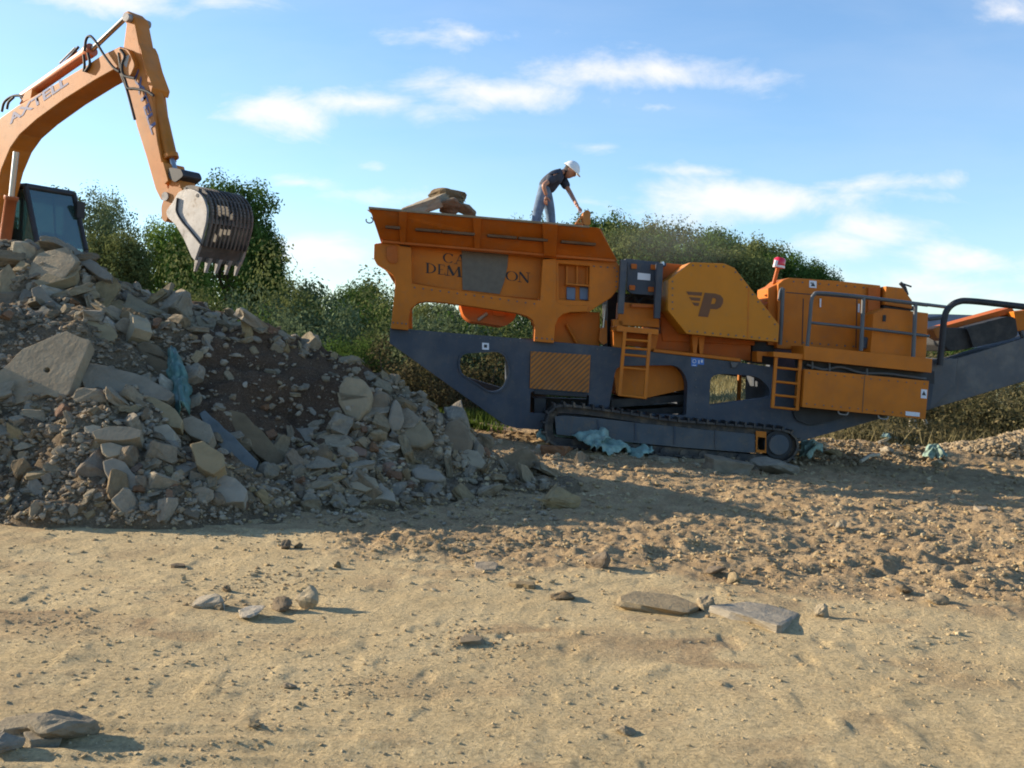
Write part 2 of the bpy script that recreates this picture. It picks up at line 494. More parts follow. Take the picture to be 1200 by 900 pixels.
# ------------------------------------------------------------------ rubble heap (earth under the broken concrete)
HEAP = {  # bearing pixel: [(Y, z), ...]
    -420: [(10.2, -.1), (11.2, .4), (12.4, 1.7), (13.8, 2.9), (15.5, 3.5), (17.5, 2.6), (20, 1.5), (24, 1.3), (27, -.2)],  # unseen left end, made taller so it shades the heap's front slope
    -150: [(9.6, -.1), (10.2, .3), (11.4, 1.45), (12.5, 2.05), (13.8, 2.3), (15.1, 2.95), (16.5, 2.7), (18, 1.5), (23.5, 1.3), (26.5, -.2)],
    0: [(9.4, -.1), (9.9, .15), (10.6, .7), (11.6, 1.45), (12.4, 1.78), (13.4, 1.9), (14.2, 2.45), (15.0, 2.98), (16.0, 2.7), (17.5, 1.4), (23, 1.3), (26, -.2)],
    90: [(9.4, -.1), (9.9, .15), (10.6, .65), (11.6, 1.4), (12.4, 1.75), (13.4, 1.88), (14.2, 2.4), (15.0, 2.92), (16.0, 2.55), (17.5, 1.4), (22, 1.2), (25, -.2)],
    140: [(9.4, -.1), (10, .15), (10.7, .6), (11.8, 1.35), (12.6, 1.7), (13.4, 1.8), (14.2, 2.05), (15.0, 2.36), (16, 2.1), (18, 1.0), (21, .6), (23, -.2)],
    230: [(9.5, -.1), (10.2, .15), (10.9, .5), (12.2, 1.1), (12.9, 1.6), (13.6, 1.8), (14.4, 1.95), (15.1, 2.1), (16, 1.9), (18, .8), (20, -.2)],
    300: [(9.7, -.1), (10.4, .12), (11.3, .4), (12.5, .72), (13.1, 1.5), (13.7, 1.85), (14.4, 1.92), (15, 1.9), (16, 1.5), (18, .4), (19, -.2)],
    360: [(10.2, -.1), (10.8, .1), (11.5, .32), (12.7, .68), (13.4, 1.42), (13.9, 1.6), (14.6, 1.64), (15.6, 1.3), (17.5, .2), (18, -.2)],
    410: [(10.6, -.1), (11.2, .1), (11.9, .35), (12.8, .85), (13.6, 1.3), (14.4, 1.5), (15.4, 1.2), (17, .1), (17.5, -.2)],
    480: [(11.2, -.1), (11.7, .1), (12.5, .35), (13.3, .75), (14.2, 1.05), (15.0, 1.02), (16.2, .4), (17, -.2)],
    535: [(11.6, -.1), (12.1, .08), (12.9, .28), (13.7, .55), (14.5, .66), (15.3, .5), (16.2, -.1), (17, -.3)],
    590: [(12.0, -.12), (12.6, .03), (13.4, .14), (14.3, .24), (15.1, .2), (16, -.1), (17, -.3)],
    660: [(12.6, -.15), (13.2, -.05), (14, .03), (14.8, .02), (15.5, -.15), (17, -.3)],
    740: [(12.6, -.3), (14, -.25), (15, -.25), (17, -.3)],
}
_hk = sorted(HEAP)
_hY = np.linspace(8.5, 28, 160)
_hT = np.array([np.interp(_hY, [p[0] for p in HEAP[k]], [p[1] for p in HEAP[k]], left=-.4, right=-.4) for k in _hk])
for _ in range(1):
    _hT[:, 1:-1] = (_hT[:, :-2] + 2 * _hT[:, 1:-1] + _hT[:, 2:]) / 4
_hs = np.array([(k - 600) / F for k in _hk])


def heap_z(X, Y):
    X = np.asarray(X, float); Y = np.asarray(Y, float)
    s = np.clip(X / np.maximum(Y, 1), _hs[0], _hs[-1])
    fy = np.clip((Y - _hY[0]) / (_hY[1] - _hY[0]), 0, len(_hY) - 1.001)
    j = fy.astype(int); fy = fy - j
    i = np.clip(np.searchsorted(_hs, s, side='right') - 1, 0, len(_hs) - 2)
    fs = (s - _hs[i]) / (_hs[i + 1] - _hs[i])
    z = (_hT[i, j] * (1 - fy) + _hT[i, j + 1] * fy) * (1 - fs) + (_hT[i + 1, j] * (1 - fy) + _hT[i + 1, j + 1] * fy) * fs
    z = np.where((Y < _hY[0]) | (Y > _hY[-1]) | (X / np.maximum(Y, 1) > _hs[-1]), -.5, z)
    return z + np.where(z > -.1, .34 * fbm(X * 1.0, Y * 1.0 + z, 4, .6) + .09 * fbm(X * 5, Y * 5, 3, .6), 0)


def surf_z(X, Y):
    return np.maximum(ground_z(X, Y), heap_z(X, Y))


_hitY = np.geomspace(3.4, 60, 300)


def hits(px, py):
    """where lines of sight meet the ground or the heap: world points (n,3)"""
    px = np.atleast_1d(np.asarray(px, float)); py = np.atleast_1d(np.asarray(py, float))
    f_, r_, u_ = np.array(fwd), np.array(right), np.array(up)
    d = f_ * F + r_ * (px - 600)[:, None] - u_ * (py - 450)[:, None]
    kx, kz = (d[:, 0] / d[:, 1])[:, None], (d[:, 2] / d[:, 1])[:, None]
    def march(Y):
        below = CAM.z + kz * Y < surf_z(kx * Y, Y)
        below[:, -1] = True
        return below.argmax(1)
    Y = np.broadcast_to(_hitY, (len(px), len(_hitY)))
    i = march(Y); r = np.arange(len(px))
    lo, hi = Y[r, np.maximum(i - 1, 0)], Y[r, i]
    Y2 = lo[:, None] + (hi - lo)[:, None] * np.linspace(0, 1, 14)
    Yh = Y2[r, march(Y2)]
    X = kx[:, 0] * Yh
    return np.stack([X, Yh, surf_z(X, Yh)], -1)


def hit(px, py):
    return Vector(hits(px, py)[0])


def surf_n(p):
    e = .15
    a = surf_z(np.array([p.x - e, p.x + e, p.x, p.x]), np.array([p.y, p.y, p.y - e, p.y + e]))
    return Vector((a[0] - a[1], a[2] - a[3], 2 * e)).normalized()


xs = np.linspace(-17, 2.2, 420); ys = np.linspace(9.0, 27.5, 330)
Xg, Yg = np.meshgrid(xs, ys)
Zg = heap_z(Xg, Yg)
keepv = Zg > -.35
n1, n2 = Xg.shape
i = (np.arange(n1 - 1)[:, None] * n2 + np.arange(n2 - 1)[None, :]).ravel()
Fc = np.stack([i, i + 1, i + n2 + 1, i + n2], -1)
kv = keepv.ravel()
Fc = Fc[kv[Fc].any(1)]
me = big_mesh('earth_heap', np.stack([Xg, Yg, Zg], -1).reshape(-1, 3), Fc)
sS = (Xg / Yg) * F + 600
soil = sstep(200, 235, sS) * (1 - sstep(420, 470, sS)) * sstep(.4, .6, Zg)
a = me.attributes.new('soil', 'FLOAT', 'POINT'); a.data.foreach_set('value', soil.ravel().astype(np.float32))
link('earth_heap', me, M['mound'], smooth=True, kind='structure')
del Xg, Yg, Zg

# ------------------------------------------------------------------ stone shapes
def hull_mesh(seed, kind):
    rr = random.Random(seed)
    bm = bmesh.new()
    if kind == 'slab':
        n = rr.choice([4, 5, 5, 6])
        an = sorted(rr.uniform(0, 2 * PI) for _ in range(n))
        an = [2 * PI * (k + rr.uniform(-.3, .3)) / n for k in range(n)]
        for z in (-.5, .5):
            for a in an:
                q = rr.uniform(.8, 1.1)
                bm.verts.new((.55 * q * math.cos(a), .55 * q * math.sin(a), z * rr.uniform(.8, 1.) + rr.uniform(-.08, .08)))
    elif kind == 'block':
        for x in (-.5, .5):
            for y in (-.5, .5):
                for z in (-.5, .5):
                    if rr.random() < .2:
                        for k in range(3): bm.verts.new((x * (1 - .4 * (k == 0)), y * (1 - .4 * (k == 1)), z * (1 - .4 * (k == 2))))
                    else: bm.verts.new((x * rr.uniform(.5, 1.1), y * rr.uniform(.5, 1.1), z * rr.uniform(.5, 1.1)))
    else:
        for k in range(rr.randint(12, 18)):
            v = Vector((rr.gauss(0, 1), rr.gauss(0, 1), rr.gauss(0, 1))).normalized()
            bm.verts.new((v.x * .52 * rr.uniform(.8, 1.1), v.y * .52 * rr.uniform(.8, 1.1), v.z * .52 * rr.uniform(.7, 1.1)))
    r = bmesh.ops.convex_hull(bm, input=bm.verts)
    bmesh.ops.delete(bm, geom=list({g for g in r['geom_interior'] + r['geom_unused'] if isinstance(g, bmesh.types.BMVert)}), context='VERTS')
    bmesh.ops.dissolve_limit(bm, angle_limit=R(14), verts=bm.verts, edges=bm.edges)
    bmesh.ops.bevel(bm, geom=bm.edges[:], offset=.035 if kind != 'lump' else .06, segments=1, affect='EDGES', profile=.6)
    bmesh.ops.triangulate(bm, faces=bm.faces)
    bmesh.ops.subdivide_edges(bm, edges=[e for e in bm.edges if e.calc_length() > .22], cuts=2, use_grid_fill=True)
    bmesh.ops.triangulate(bm, faces=bm.faces)
    for v in bm.verts:
        q = v.co * 2.6 + Vector((seed * 3.1, seed * 1.7, 0))
        v.co += v.co.normalized() * (.10 * mnoise.noise(q) + .055 * mnoise.noise(q * 3.3))
    me = bpy.data.meshes.new('fragment_shape')
    bm.to_mesh(me); bm.free()
    me.polygons.foreach_set('use_smooth', [False] * len(me.polygons))
    return me


SHAPES = {k: [hull_mesh(i * 13 + o, k) for i in range(n)] for k, n, o in (('slab', 9, 1), ('block', 8, 2), ('lump', 9, 3))}
_mm = {}


def shaped(me, mk):
    key = (me.name, mk)
    if key not in _mm:
        c = me.copy(); c.materials.clear(); c.materials.append(M[mk]); _mm[key] = c
    return _mm[key]


def stone(name, kind, mk, loc, dims, rot, seed=0, **k):
    me = shaped(SHAPES[kind][seed % len(SHAPES[kind])], mk)
    o = bpy.data.objects.new(name, me); COL.objects.link(o)
    o.location = loc; o.scale = dims; o.rotation_euler = rot
    return tag(o, **k)


def slab_px(name, mk, poly, Y, nrm, thick, parent=None, bevel=.012, holes=(), **k):
    """a slab whose broken outline was measured in the photo, given its own plane, distance and thickness"""
    cx = sum(p[0] for p in poly) / len(poly); cy = sum(p[1] for p in poly) / len(poly)
    c = at(cx, cy, Y); nrm = Vector(nrm).normalized()
    def onp(p):
        d = ray(*p); t = (c - CAM).dot(nrm) / d.dot(nrm)
        return CAM + d * t - c
    # finer, slightly broken outline
    P = [onp(p) for p in poly]
    rr = random.Random(int(cx * 7 + cy))
    Q = []
    for a, b in zip(P, P[1:] + P[:1]):
        Q.append(a)
        n = max(1, int((b - a).length / .09))
        ax = (b - a).cross(nrm).normalized()
        for i in range(1, n): Q.append(a.lerp(b, i / n) + ax * rr.uniform(-.013, .013))
    mb = MB()
    hl = []
    for h in holes:
        H = [onp(p) for p in h]; hl.append((H, [q - nrm * thick for q in H]))
    bq = []
    for q in Q:
        j = (q * .96) if q.length > .1 else q
        bq.append(j - nrm * thick)
    mb.prism(Q, bq, hl)
    o = mb.build(name, M[mk], parent, bevel=bevel, **k)
    o.location = c
    return o

# ------------------------------------------------------------------ tracked crusher
class Frame:
    """a vertical plane in the place: u along the machine, w away from the viewer, v up"""
    def __init__(s, px, py, Y, yaw, pitch):
        s.O = at(px, py, Y)
        s.u = Vector((math.cos(yaw) * math.cos(pitch), math.sin(yaw) * math.cos(pitch), -math.sin(pitch)))
        s.w = Vector((-math.sin(yaw), math.cos(yaw), 0))
        s.v = s.u.cross(s.w)
        u, w, v, O = s.u, s.w, s.v, s.O
        s.mw = Matrix(((u.x, w.x, v.x, O.x), (u.y, w.y, v.y, O.y), (u.z, w.z, v.z, O.z), (0, 0, 0, 1)))
    def loc(s, px, py, w=0.):
        d = ray(px, py)
        t = (w - (CAM - s.O).dot(s.w)) / d.dot(s.w)
        q = CAM + d * t - s.O
        return Vector((q.dot(s.u), w, q.dot(s.v)))
    def world(s, px, py, w=0.):
        return s.mw @ s.loc(px, py, w)
    def prism(s, mb, poly, w0, w1, holes=(), taper=None):
        f = [s.loc(*p, w0) for p in poly]
        b = [Vector((p.x, w1, p.z)) for p in f]
        hl = []
        for h in holes:
            a = [s.loc(*p, w0) for p in h]; hl.append((a, [Vector((p.x, w1, p.z)) for p in a]))
        mb.prism(f, b, hl)
    def part(s, name, mk, poly, w0, w1, parent, holes=(), bevel=.012, **k):
        mb = MB(); s.prism(mb, poly, w0, w1, holes)
        return mb.build(name, M[mk], parent, bevel=bevel, **k)


C = Frame(775, 530, 18.2, R(4), R(3.0))
crusher = empty('jaw_crusher', C.mw, label='orange and slate grey tracked jaw crusher with a large feed hopper', cat='crusher')
pt = lambda *a, **k: C.part(*a, parent=crusher, **k)

# --- chassis: near side plate with its openings, far side beams, cross members
ch_out = [(457, 384), (600, 396), (722, 407), (860, 424), (905, 430), (946, 434), (1095, 447), (1090, 480), (1040, 487), (1031, 491), (935, 518), (880, 516), (640, 497), (632, 504), (602, 501), (590, 497), (456.5, 402)]
h1 = rounded([(537, 413), (592, 410), (600, 436), (591, 458), (576, 462), (537, 437)], [11, 14, 10, 12, 8, 9])
h2 = rounded([(722, 429), (795, 428), (806, 445), (804, 487), (713, 482)], [9, 16, 10, 3, 3])
h3 = rounded([(833, 441), (845, 438), (888, 441), (902, 455), (902, 466), (831, 475)], [8, 5, 12, 8, 3, 3])
h4 = rounded([(622, 459), (690, 463), (690, 486), (621, 484)], 2)
chassis = pt('chassis', 'slate', ch_out, 0., .26, holes=[h1, h2, h3, h4])
mb = MB()
C.prism(mb, [(457, 384), (722, 407), (905, 430), (1090, 447), (1088, 462), (905, 446), (722, 424), (470, 402)], 2.2, 2.44)
C.prism(mb, [(625, 488), (905, 512), (1000, 496), (1000, 482), (905, 490), (625, 470)], 2.2, 2.44)
C.prism(mb, [(590, 497), (456, 402), (480, 402), (540, 440), (640, 470), (640, 500)], 2.2, 2.44)
for a in ((610, 640), (805, 822), (902, 935)):
    C.prism(mb, [(a[0], 396), (a[1], 398), (a[1], 500), (a[0], 498)], 2.2, 2.44)
mb.build('far_side_beam', M['slate'], chassis, bevel=.012)
mb = MB()
for (a, b, c, d) in ((462, 386, 478, 402), (600, 398, 612, 495), (815, 424, 829, 500), (915, 434, 935, 500), (1070, 448, 1085, 474)):
    mb = MB(); C.prism(mb, [(a, b), (c, b + 2), (c, d), (a, d)], .26, 2.2); mb.build('cross_member', M['slate'], chassis, bevel=.01)
mb = MB()   # rolled flange round the oval opening
C.prism(mb, h1, -.025, .30, holes=[[(567 + (x - 567) * .93, 434 + (y - 434) * .93) for x, y in h1]])
mb.build('opening_flange', M['slate'], chassis)
# lower spine and belly
mb = MB()
C.prism(mb, [(905, 432), (935, 434), (1000, 470), (1030, 489), (935, 516), (905, 512)], .26, 1.9)
mb.build('belly_plate', M['slate'], chassis, bevel=.012)
mb = MB()
C.prism(mb, rounded([(928, 476), (992, 480), (988, 490), (950, 499), (932, 492)], 5), -.06, .02)
mb.build('oil_sump', M['dark'], chassis, bevel=.01)
# striped guard plate and the dark recess below it
gp = [(622, 411.5), (692, 416), (690, 460), (621, 455)]
panel = pt('hazard_panel', 'exorange', gp, -.03, .0 - .002, bevel=.003)
mb = MB()
L0, L1 = C.loc(622, 411.5, -.034), C.loc(692, 416, -.034)
B0, B1 = C.loc(621, 455, -.034), C.loc(690, 460, -.034)
def on_panel(a, b):
    t = L0.lerp(L1, a); q = B0.lerp(B1, a); return t.lerp(q, b)
ns = 12
for k in range(-7, ns):
    a = (k + .05) / ns; wd = .5 / ns; sl = 7.2 / ns
    p = []
    # parallelogram leaning right, clipped to the plate
    for (x, y) in ((a + sl, 0), (a + sl + wd, 0), (a + wd, 1), (a, 1)): p.append([x, y])
    def clip(P, ax, lim, keep_less):
        out = []
        for i in range(len(P)):
            A, B_ = P[i - 1], P[i]
            ia = (A[ax] <= lim) == keep_less; ib = (B_[ax] <= lim) == keep_less
            if ia != ib:
                t = (lim - A[ax]) / (B_[ax] - A[ax]); out.append([A[0] + t * (B_[0] - A[0]), A[1] + t * (B_[1] - A[1])])
            if ib: out.append(B_)
        return out
    p = clip(clip(p, 0, .99, True), 0, .01, False)
    if len(p) > 2: mb.add([on_panel(*q) for q in p], [tuple(range(len(p)))])
mb.build('stripe_marking', M['stripe'], panel)
mb = MB(); C.prism(mb, [(626, 457), (688, 461), (688, 466), (626, 462)], -.05, .3); C.prism(mb, [(626, 466), (640, 466), (640, 500), (626, 500)], .1, .6)
C.prism(mb, [(640, 466), (690, 468), (690, 490), (640, 488)], .7, 1.0)
mb.build('track_motor_guard', M['dark'], chassis, bevel=.01)
# small labels
for (x, y, w_, h_, mk) in ((569, 405.5, 8, 8, 'white'),):
    lb = pt('warning_label', mk, [(x - w_ / 2, y - h_ / 2), (x + w_ / 2, y - h_ / 2 + .6), (x + w_ / 2, y + h_ / 2 + .6), (x - w_ / 2, y + h_ / 2)], -.006, -.002, bevel=0)
    C.part('label_symbol', 'dark', [(x - 1.8, y - 1.8), (x + 1.8, y - 1.6), (x + 1.8, y + 2), (x - 1.8, y + 1.8)], -.009, -.0065, lb, bevel=0)
s_ = pt('blue_sign', 'bluesign', [(810, 419), (825, 420), (825, 427.5), (817, 427), (817, 429.5), (810, 429)], -.008, -.002, bevel=0)
mb = MB()
mb.tube([C.loc(813.6 + 2 * math.cos(a), 423.3 + 2 * math.sin(a), -.010) for a in np.linspace(0, 2 * PI, 13)], .006, 5)
C.prism(mb, [(811.5, 427.6), (815.5, 427.8), (815.5, 428.6), (811.5, 428.4)], -.011, -.009)
C.prism(mb, [(818.5, 422), (819.7, 422), (819.7, 426), (818.5, 426)], -.011, -.009); C.prism(mb, [(821.5, 421.5), (823.6, 421.7), (823.6, 425), (821.5, 425)], -.011, -.009)
mb.build('sign_symbol', M['white'], s_)

# --- hopper
mid = .05
def wing(poly_top, poly_bot, wt, wb, th, name, mk, parent=crusher, **k):
    """sloping plate between a top edge and a bottom edge at different offsets"""
    mb = MB()
    a = [C.loc(*p, wt) for p in poly_top]; b = [C.loc(*p, wb) for p in poly_bot[::-1]]
    f = a + b
    mb.prism(f, [q + Vector((0, th, 0)) for q in f])
    return mb.build(name, M[mk], parent, bevel=.008, **k)
hop = wing([(433, 244), (702, 267)], [(446, 283), (481, 288), (652, 303), (724, 306)], -.55, -.12, .05, 'hopper_wall', 'red_orange')
wing([(430, 246), (704, 269)], [(470, 280), (722, 306)], 2.95, 2.55, -.05, 'hopper_wall', 'red_orange')
mb = MB()
a = [C.loc(433, 244, -.55), C.loc(446, 283, -.12)]
mb.prism([a[0], a[0] + Vector((0, 3.5, 0)), a[1] + Vector((0, 2.64, 0)), a[1]], [q + Vector((.04, 0, 0)) for q in (a[0], a[0] + Vector((0, 3.5, 0)), a[1] + Vector((0, 2.64, 0)), a[1])])
mb.build('hopper_back_wall', M['orange'], crusher, bevel=.006)
mb = MB()   # flat rim on the wall
p0, p1 = C.loc(432, 242, -.58), C.loc(691, 264.5, -.58)
n_ = (p1 - p0).normalized()
mb.hexa([p0, p1, p1 + Vector((0, .14, 0)), p0 + Vector((0, .14, 0)), p0 - Vector((0, 0, .035)), p1 - Vector((0, 0, .035)), p1 + Vector((0, .14, -.035)), p0 + Vector((0, .14, -.035))])
mb.build('hopper_rim', M['dustrim'], hop, bevel=.006)
mb = MB()   # stiffening rails on the wall: shelf angle with dust on it
def on_wing(x, t):
    """point on the sloping wall: x pixel column along the rim, t from top (0) to bottom (1)"""
    yt = 244 + (x - 433) * (267 - 244) / (702 - 433); yb = 285 + (x - 446) * (306 - 283) / (724 - 446)
    a = C.loc(x, yt, -.55); b = C.loc(x, yb, -.12)
    return a.lerp(b, t)
for x0, x1 in ((452, 469), (487, 517), (518, 556), (571, 605), (607, 641), (657, 697)):
    a, b = on_wing(x0, .52), on_wing(x1, .52)
    mb = MB(); mb.hexa([a + Vector((0, -.13, .02)), b + Vector((0, -.13, .02)), b + Vector((0, .02, .02)), a + Vector((0, .02, .02)), a + Vector((0, -.13, -.02)), b + Vector((0, -.13, -.02)), b + Vector((0, .02, -.02)), a + Vector((0, .02, -.02))]); mb.build('stiffener_rail', M['railbrown'], hop, bevel=.005)
mb = MB()   # lower lip and vertical ribs
for x0, x1 in ((448, 724),):
    a, b = on_wing(x0, .93), on_wing(x1 - 4, .93)
    mb.hexa([a + Vector((0, -.05, .01)), b + Vector((0, -.05, .01)), b + Vector((0, .02, .01)), a + Vector((0, .02, .01)), a + Vector((0, -.05, -.03)), b + Vector((0, -.05, -.03)), b + Vector((0, .02, -.03)), a + Vector((0, .02, -.03))])
for x in (472, 559, 644):
    wd = 9 if x == 644 else 5
    q = [on_wing(x - wd, .03), on_wing(x + wd, .03), on_wing(x + wd - 2, .98), on_wing(x - wd + 2, .98)]
    o = [v + Vector((0, -.10 if x == 644 else -.05, 0)) for v in q]
    mb.hexa(o + [v + Vector((0, .0, 0)) for v in q])
mb.build('wall_rib', M['red_orange'], hop, bevel=.006)
# main side frame: posts, bracket, beam and arch
fr = [(458, 385), (463, 334)] + [(463, 328), (460, 322), (454, 317)] + [(441, 309), (438, 303), (438.5, 286), (449, 284), (452, 270), (466, 268), (468, 288), (482, 290), (482.5, 332), (560, 344), (633, 352), (636, 304), (652, 303), (651.5, 352), (655, 356), (663, 358), (690, 358), (688, 365), (668, 366)] + [(660, 368), (654, 373), (650.5, 382), (649, 402), (626, 400), (627, 383), (624, 375), (618, 370.5), (606, 367), (560, 360), (520, 354.5), (500, 353), (489, 355), (481, 362), (479, 372), (478.5, 387)]
fh = rounded([(454, 281), (461, 281.5), (461.5, 288.5), (454.5, 288)], 2.5)
frame_ = pt('hopper_frame', 'orange', fr, -.1, .3, holes=[], bevel=.016)
mb = MB(); C.prism(mb, rounded([(453, 289), (465, 287), (466, 308), (458, 309), (453, 303)], 4), -.13, -.102)
mb.build('gusset_plate', M['red_orange'], frame_, bevel=.01)
mb = MB()
mb.tube([C.loc(433 + 4 * math.cos(a), 258 + 3.4 * math.sin(a), -.4) for a in np.linspace(-1.2, 3.6, 14)], .012, 6)
mb.build('chain_ring', M['steel'], frame_)
# far side frame
mb = MB()
C.prism(mb, [(460, 386), (463, 334), (448, 310), (440, 300), (440, 285), (482, 290), (483, 385)], 2.2, 2.5)
C.prism(mb, [(483, 330), (650, 348), (650, 366), (483, 352)], 2.2, 2.5); C.prism(mb, [(628, 304), (652, 305), (652, 402), (628, 400)], 2.2, 2.5)
mb.build('far_frame', M['orange'], frame_, bevel=.012)
# inner lettered panel
txt = pt('lettered_panel', 'orange', [(480, 286), (638, 302), (634, 351), (560, 344), (481, 331)], .12, .17, bevel=.004)
# feeder tray under the frame
mb = MB()
C.prism(mb, rounded([(538, 352), (606, 362), (604, 374), (592, 383), (570, 379), (552, 377), (543, 370)], 6), .45, 1.9)
feed = mb.build('feeder_tray', M['red_orange'], crusher, bevel=.02)
mb = MB(); mb.tube([C.loc(560, 375, .43), C.loc(571, 367, .43)], .03, 8)
mb.build('return_spring', M['steel'], feed)
mb = MB(); C.prism(mb, rounded([(578, 361), (592, 362), (592, 371), (578, 370)], 4), .38, .45)
mb.build('vibrator_motor', M['red_orange'], feed, bevel=.01)
mb = MB()   # inside floor on which the load lies
C.prism(mb, [(452, 272), (715, 296), (720, 304), (455, 280)], .0, 2.5)
mb.build('hopper_floor', M['dark'], crusher)
# discharge box at the right of the hopper
box = pt('hopper_discharge_box', 'orange', [(651, 304), (722, 306), (726.5, 312), (727, 336), (716, 349), (700, 359), (690, 366), (668, 366), (656, 360), (651, 352)], -.07, .35, holes=[[(654.5, 309), (691, 312), (690, 353), (655, 351)]], bevel=.014)
mb = MB(); C.prism(mb, [(653, 308), (692, 310), (692, 356), (653, 354)], .1, .14); mb.build('recess_back', M['orange'], box)
mb = MB()
for x in (663.5, 675.5, 687.5): C.prism(mb, [(x, 311), (x + 2.2, 311.2), (x + 2, 335), (x - .2, 335)], .02, .1)
C.prism(mb, [(663, 331.5), (692, 334), (692, 336), (663, 333.5)], -.05, .1)
mb.build('channel_strip', M['orange'], box, bevel=.004)
for x in (664, 679.5): C.part('blue_panel', 'bluepanel', [(x, 336), (x + 10.5, 337), (x + 10, 352), (x, 351)], .06, .098, box)
mb = MB(); C.prism(mb, [(650, 364), (703, 366), (703, 406), (646, 402)], .5, 1.9)
low = mb.build('lower_chute', M['orange'], crusher, bevel=.014)
mb = MB(); a, b = C.loc(664, 380, .46), C.loc(676, 402, .46); mb.tube([a, b], .035, 6); mb.build('diagonal_brace', M['orange'], low)
mb = MB(); mb.tube([C.loc(709, 357, .3), C.loc(707, 384, .3)], .022, 8); mb.build('hydraulic_pipe', M['chrome'], crusher)
mb = MB(); C.prism(mb, rounded([(703.5, 385), (707, 384), (711, 374), (711.5, 402), (706, 404), (702, 399)], 2), .3, .5); mb.build('latch_arm', M['exorange'], crusher, bevel=.006)
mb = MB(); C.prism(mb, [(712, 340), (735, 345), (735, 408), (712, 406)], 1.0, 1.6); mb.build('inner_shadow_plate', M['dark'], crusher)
# lifting eye the worker reaches for
mb = MB()
C.prism(mb, rounded([(683, 249), (688, 245.5), (692, 248), (692, 264), (684, 263.5)], 3), -.52, -.32)
C.prism(mb, rounded([(674, 262), (681, 253), (684, 253), (684, 263)], 2), -.50, -.36, holes=[[(678, 260.5), (682, 256), (682.5, 261)]])
mb.build('lifting_eye', M['exorange'], crusher, bevel=.01)

# --- letters (drawn from strokes of two weights, with serifs)
def letter(mb, ch, p, ex, ey, w_, off):
    """p: origin at the foot, ex/ey: unit vectors times letter width/height"""
    T, t = .17 * w_, .05 * w_
    def q(x, y): return p + ex * x + ey * y + off
    def bar(a, b, th):
        A, B_ = q(*a), q(*b); d = (B_ - A); nn = Vector((-d.z, 0, d.x)).normalized() * th / 2
        mb.add([A + nn, B_ + nn, B_ - nn, A - nn], [(0, 1, 2, 3)])
    def serif(x, y): bar((x - .17, y), (x + .17, y), t)
    def bowl(cx, cy, rx, ry, a0, a1, n=16):
        for k in range(n):
            A, B_ = a0 + (a1 - a0) * k / n, a0 + (a1 - a0) * (k + 1) / n
            f = abs(math.cos((A + B_) / 2))
            i0, o0 = [], []
            for an in (A, B_):
                h = (t + (T - t) * abs(math.cos(an))) / 2 / max(ex.length, .01)
                i0.append(q(cx + (rx - h) * math.cos(an), cy + (ry - h * .6) * math.sin(an)))
                o0.append(q(cx + (rx + h) * math.cos(an), cy + (ry + h * .6) * math.sin(an)))
            mb.add([i0[0], o0[0], o0[1], i0[1]], [(0, 1, 2, 3)])
    if ch == 'C': bowl(.5, .5, .42, .48, .7, 2 * PI - .7); bar((.82, .72), (.84, .95), t)
    if ch == 'O': bowl(.5, .5, .43, .48, 0, 2 * PI)
    if ch == 'A': bar((.1, 0), (.5, 1), t); bar((.5, 1), (.9, 0), T); bar((.25, .35), (.75, .35), t); serif(.1, 0); serif(.9, 0)
    if ch == 'D': bar((.2, 0), (.2, 1), T); bowl(.3, .5, .55, .48, -PI / 2, PI / 2); serif(.2, 0); serif(.2, 1)
    if ch == 'E': bar((.25, 0), (.25, 1), T); bar((.25, .98), (.8, .98), t); bar((.25, .5), (.65, .5), t); bar((.25, .02), (.85, .02), t); serif(.25, 0); serif(.25, 1); bar((.8, .98), (.8, .8), t); bar((.85, .02), (.85, .22), t)
    if ch == 'M': bar((.08, 0), (.14, 1), t); bar((.14, 1), (.5, .05), T); bar((.5, .05), (.86, 1), t); bar((.86, 1), (.92, 0), T); serif(.08, 0); serif(.92, 0)
    if ch == 'I': bar((.5, 0), (.5, 1), T); serif(.5, 0); serif(.5, 1)
    if ch == 'N': bar((.15, 0), (.15, 1), t); bar((.15, 1), (.85, 0), T); bar((.85, 0), (.85, 1), t); serif(.15, 0); serif(.85, 1)
mb = MB()
EYE = C.v * 0 + Vector((0, 0, 1))
def write(chars, wz):
    for ch, x, y, wpx, hpx in chars:
        p = C.loc(x, y, wz); ex = C.loc(x + wpx, y + wpx * .105, wz) - p; ey = C.loc(x, y - hpx, wz) - p
        letter(mb, ch, p, ex, ey, ex.length, Vector((0, 0, 0)))
write((('C', 519, 307.5, 13.5, 11.5), ('A', 533, 309, 13, 11.5)), .115)
mb.build('lettering', M['lettering'], txt)
mb = MB()
write((('D', 498.5, 319.5, 13.5, 11.5), ('E', 512, 321, 11, 11.5), ('M', 523, 322.5, 17, 11.5)), .115)
mb.build('lettering', M['lettering'], txt)
mb = MB()
write((('I', 585.5, 327, 8, 11.5), ('O', 592.5, 328.5, 14.5, 11.5), ('N', 607, 330, 14, 11.5)), .115)
mb.build('lettering', M['lettering'], txt)
C.part('cover_sheet', 'patch', [(541, 292.5), (596, 297.5), (594.5, 313), (591, 330), (585.5, 344.6), (542, 339.5)], .095, .113, txt, bevel=.003)

# --- tank seen through the ladder opening
mb = MB(); C.prism(mb, rounded([(718, 418), (815, 424), (814, 454), (757, 466.5), (722, 464)], [2, 4, 6, 4, 6]), .32, 1.9)
mb.build('fuel_tank', M['orange'], crusher, bevel=.02)
mb = MB(); C.prism(mb, [(716, 468), (806, 462), (806, 470), (716, 478)], .4, 1.8); C.prism(mb, [(716, 482), (806, 476), (806, 484), (716, 490)], .5, 1.7)
mb.build('under_belt', M['black'], crusher, bevel=.01)
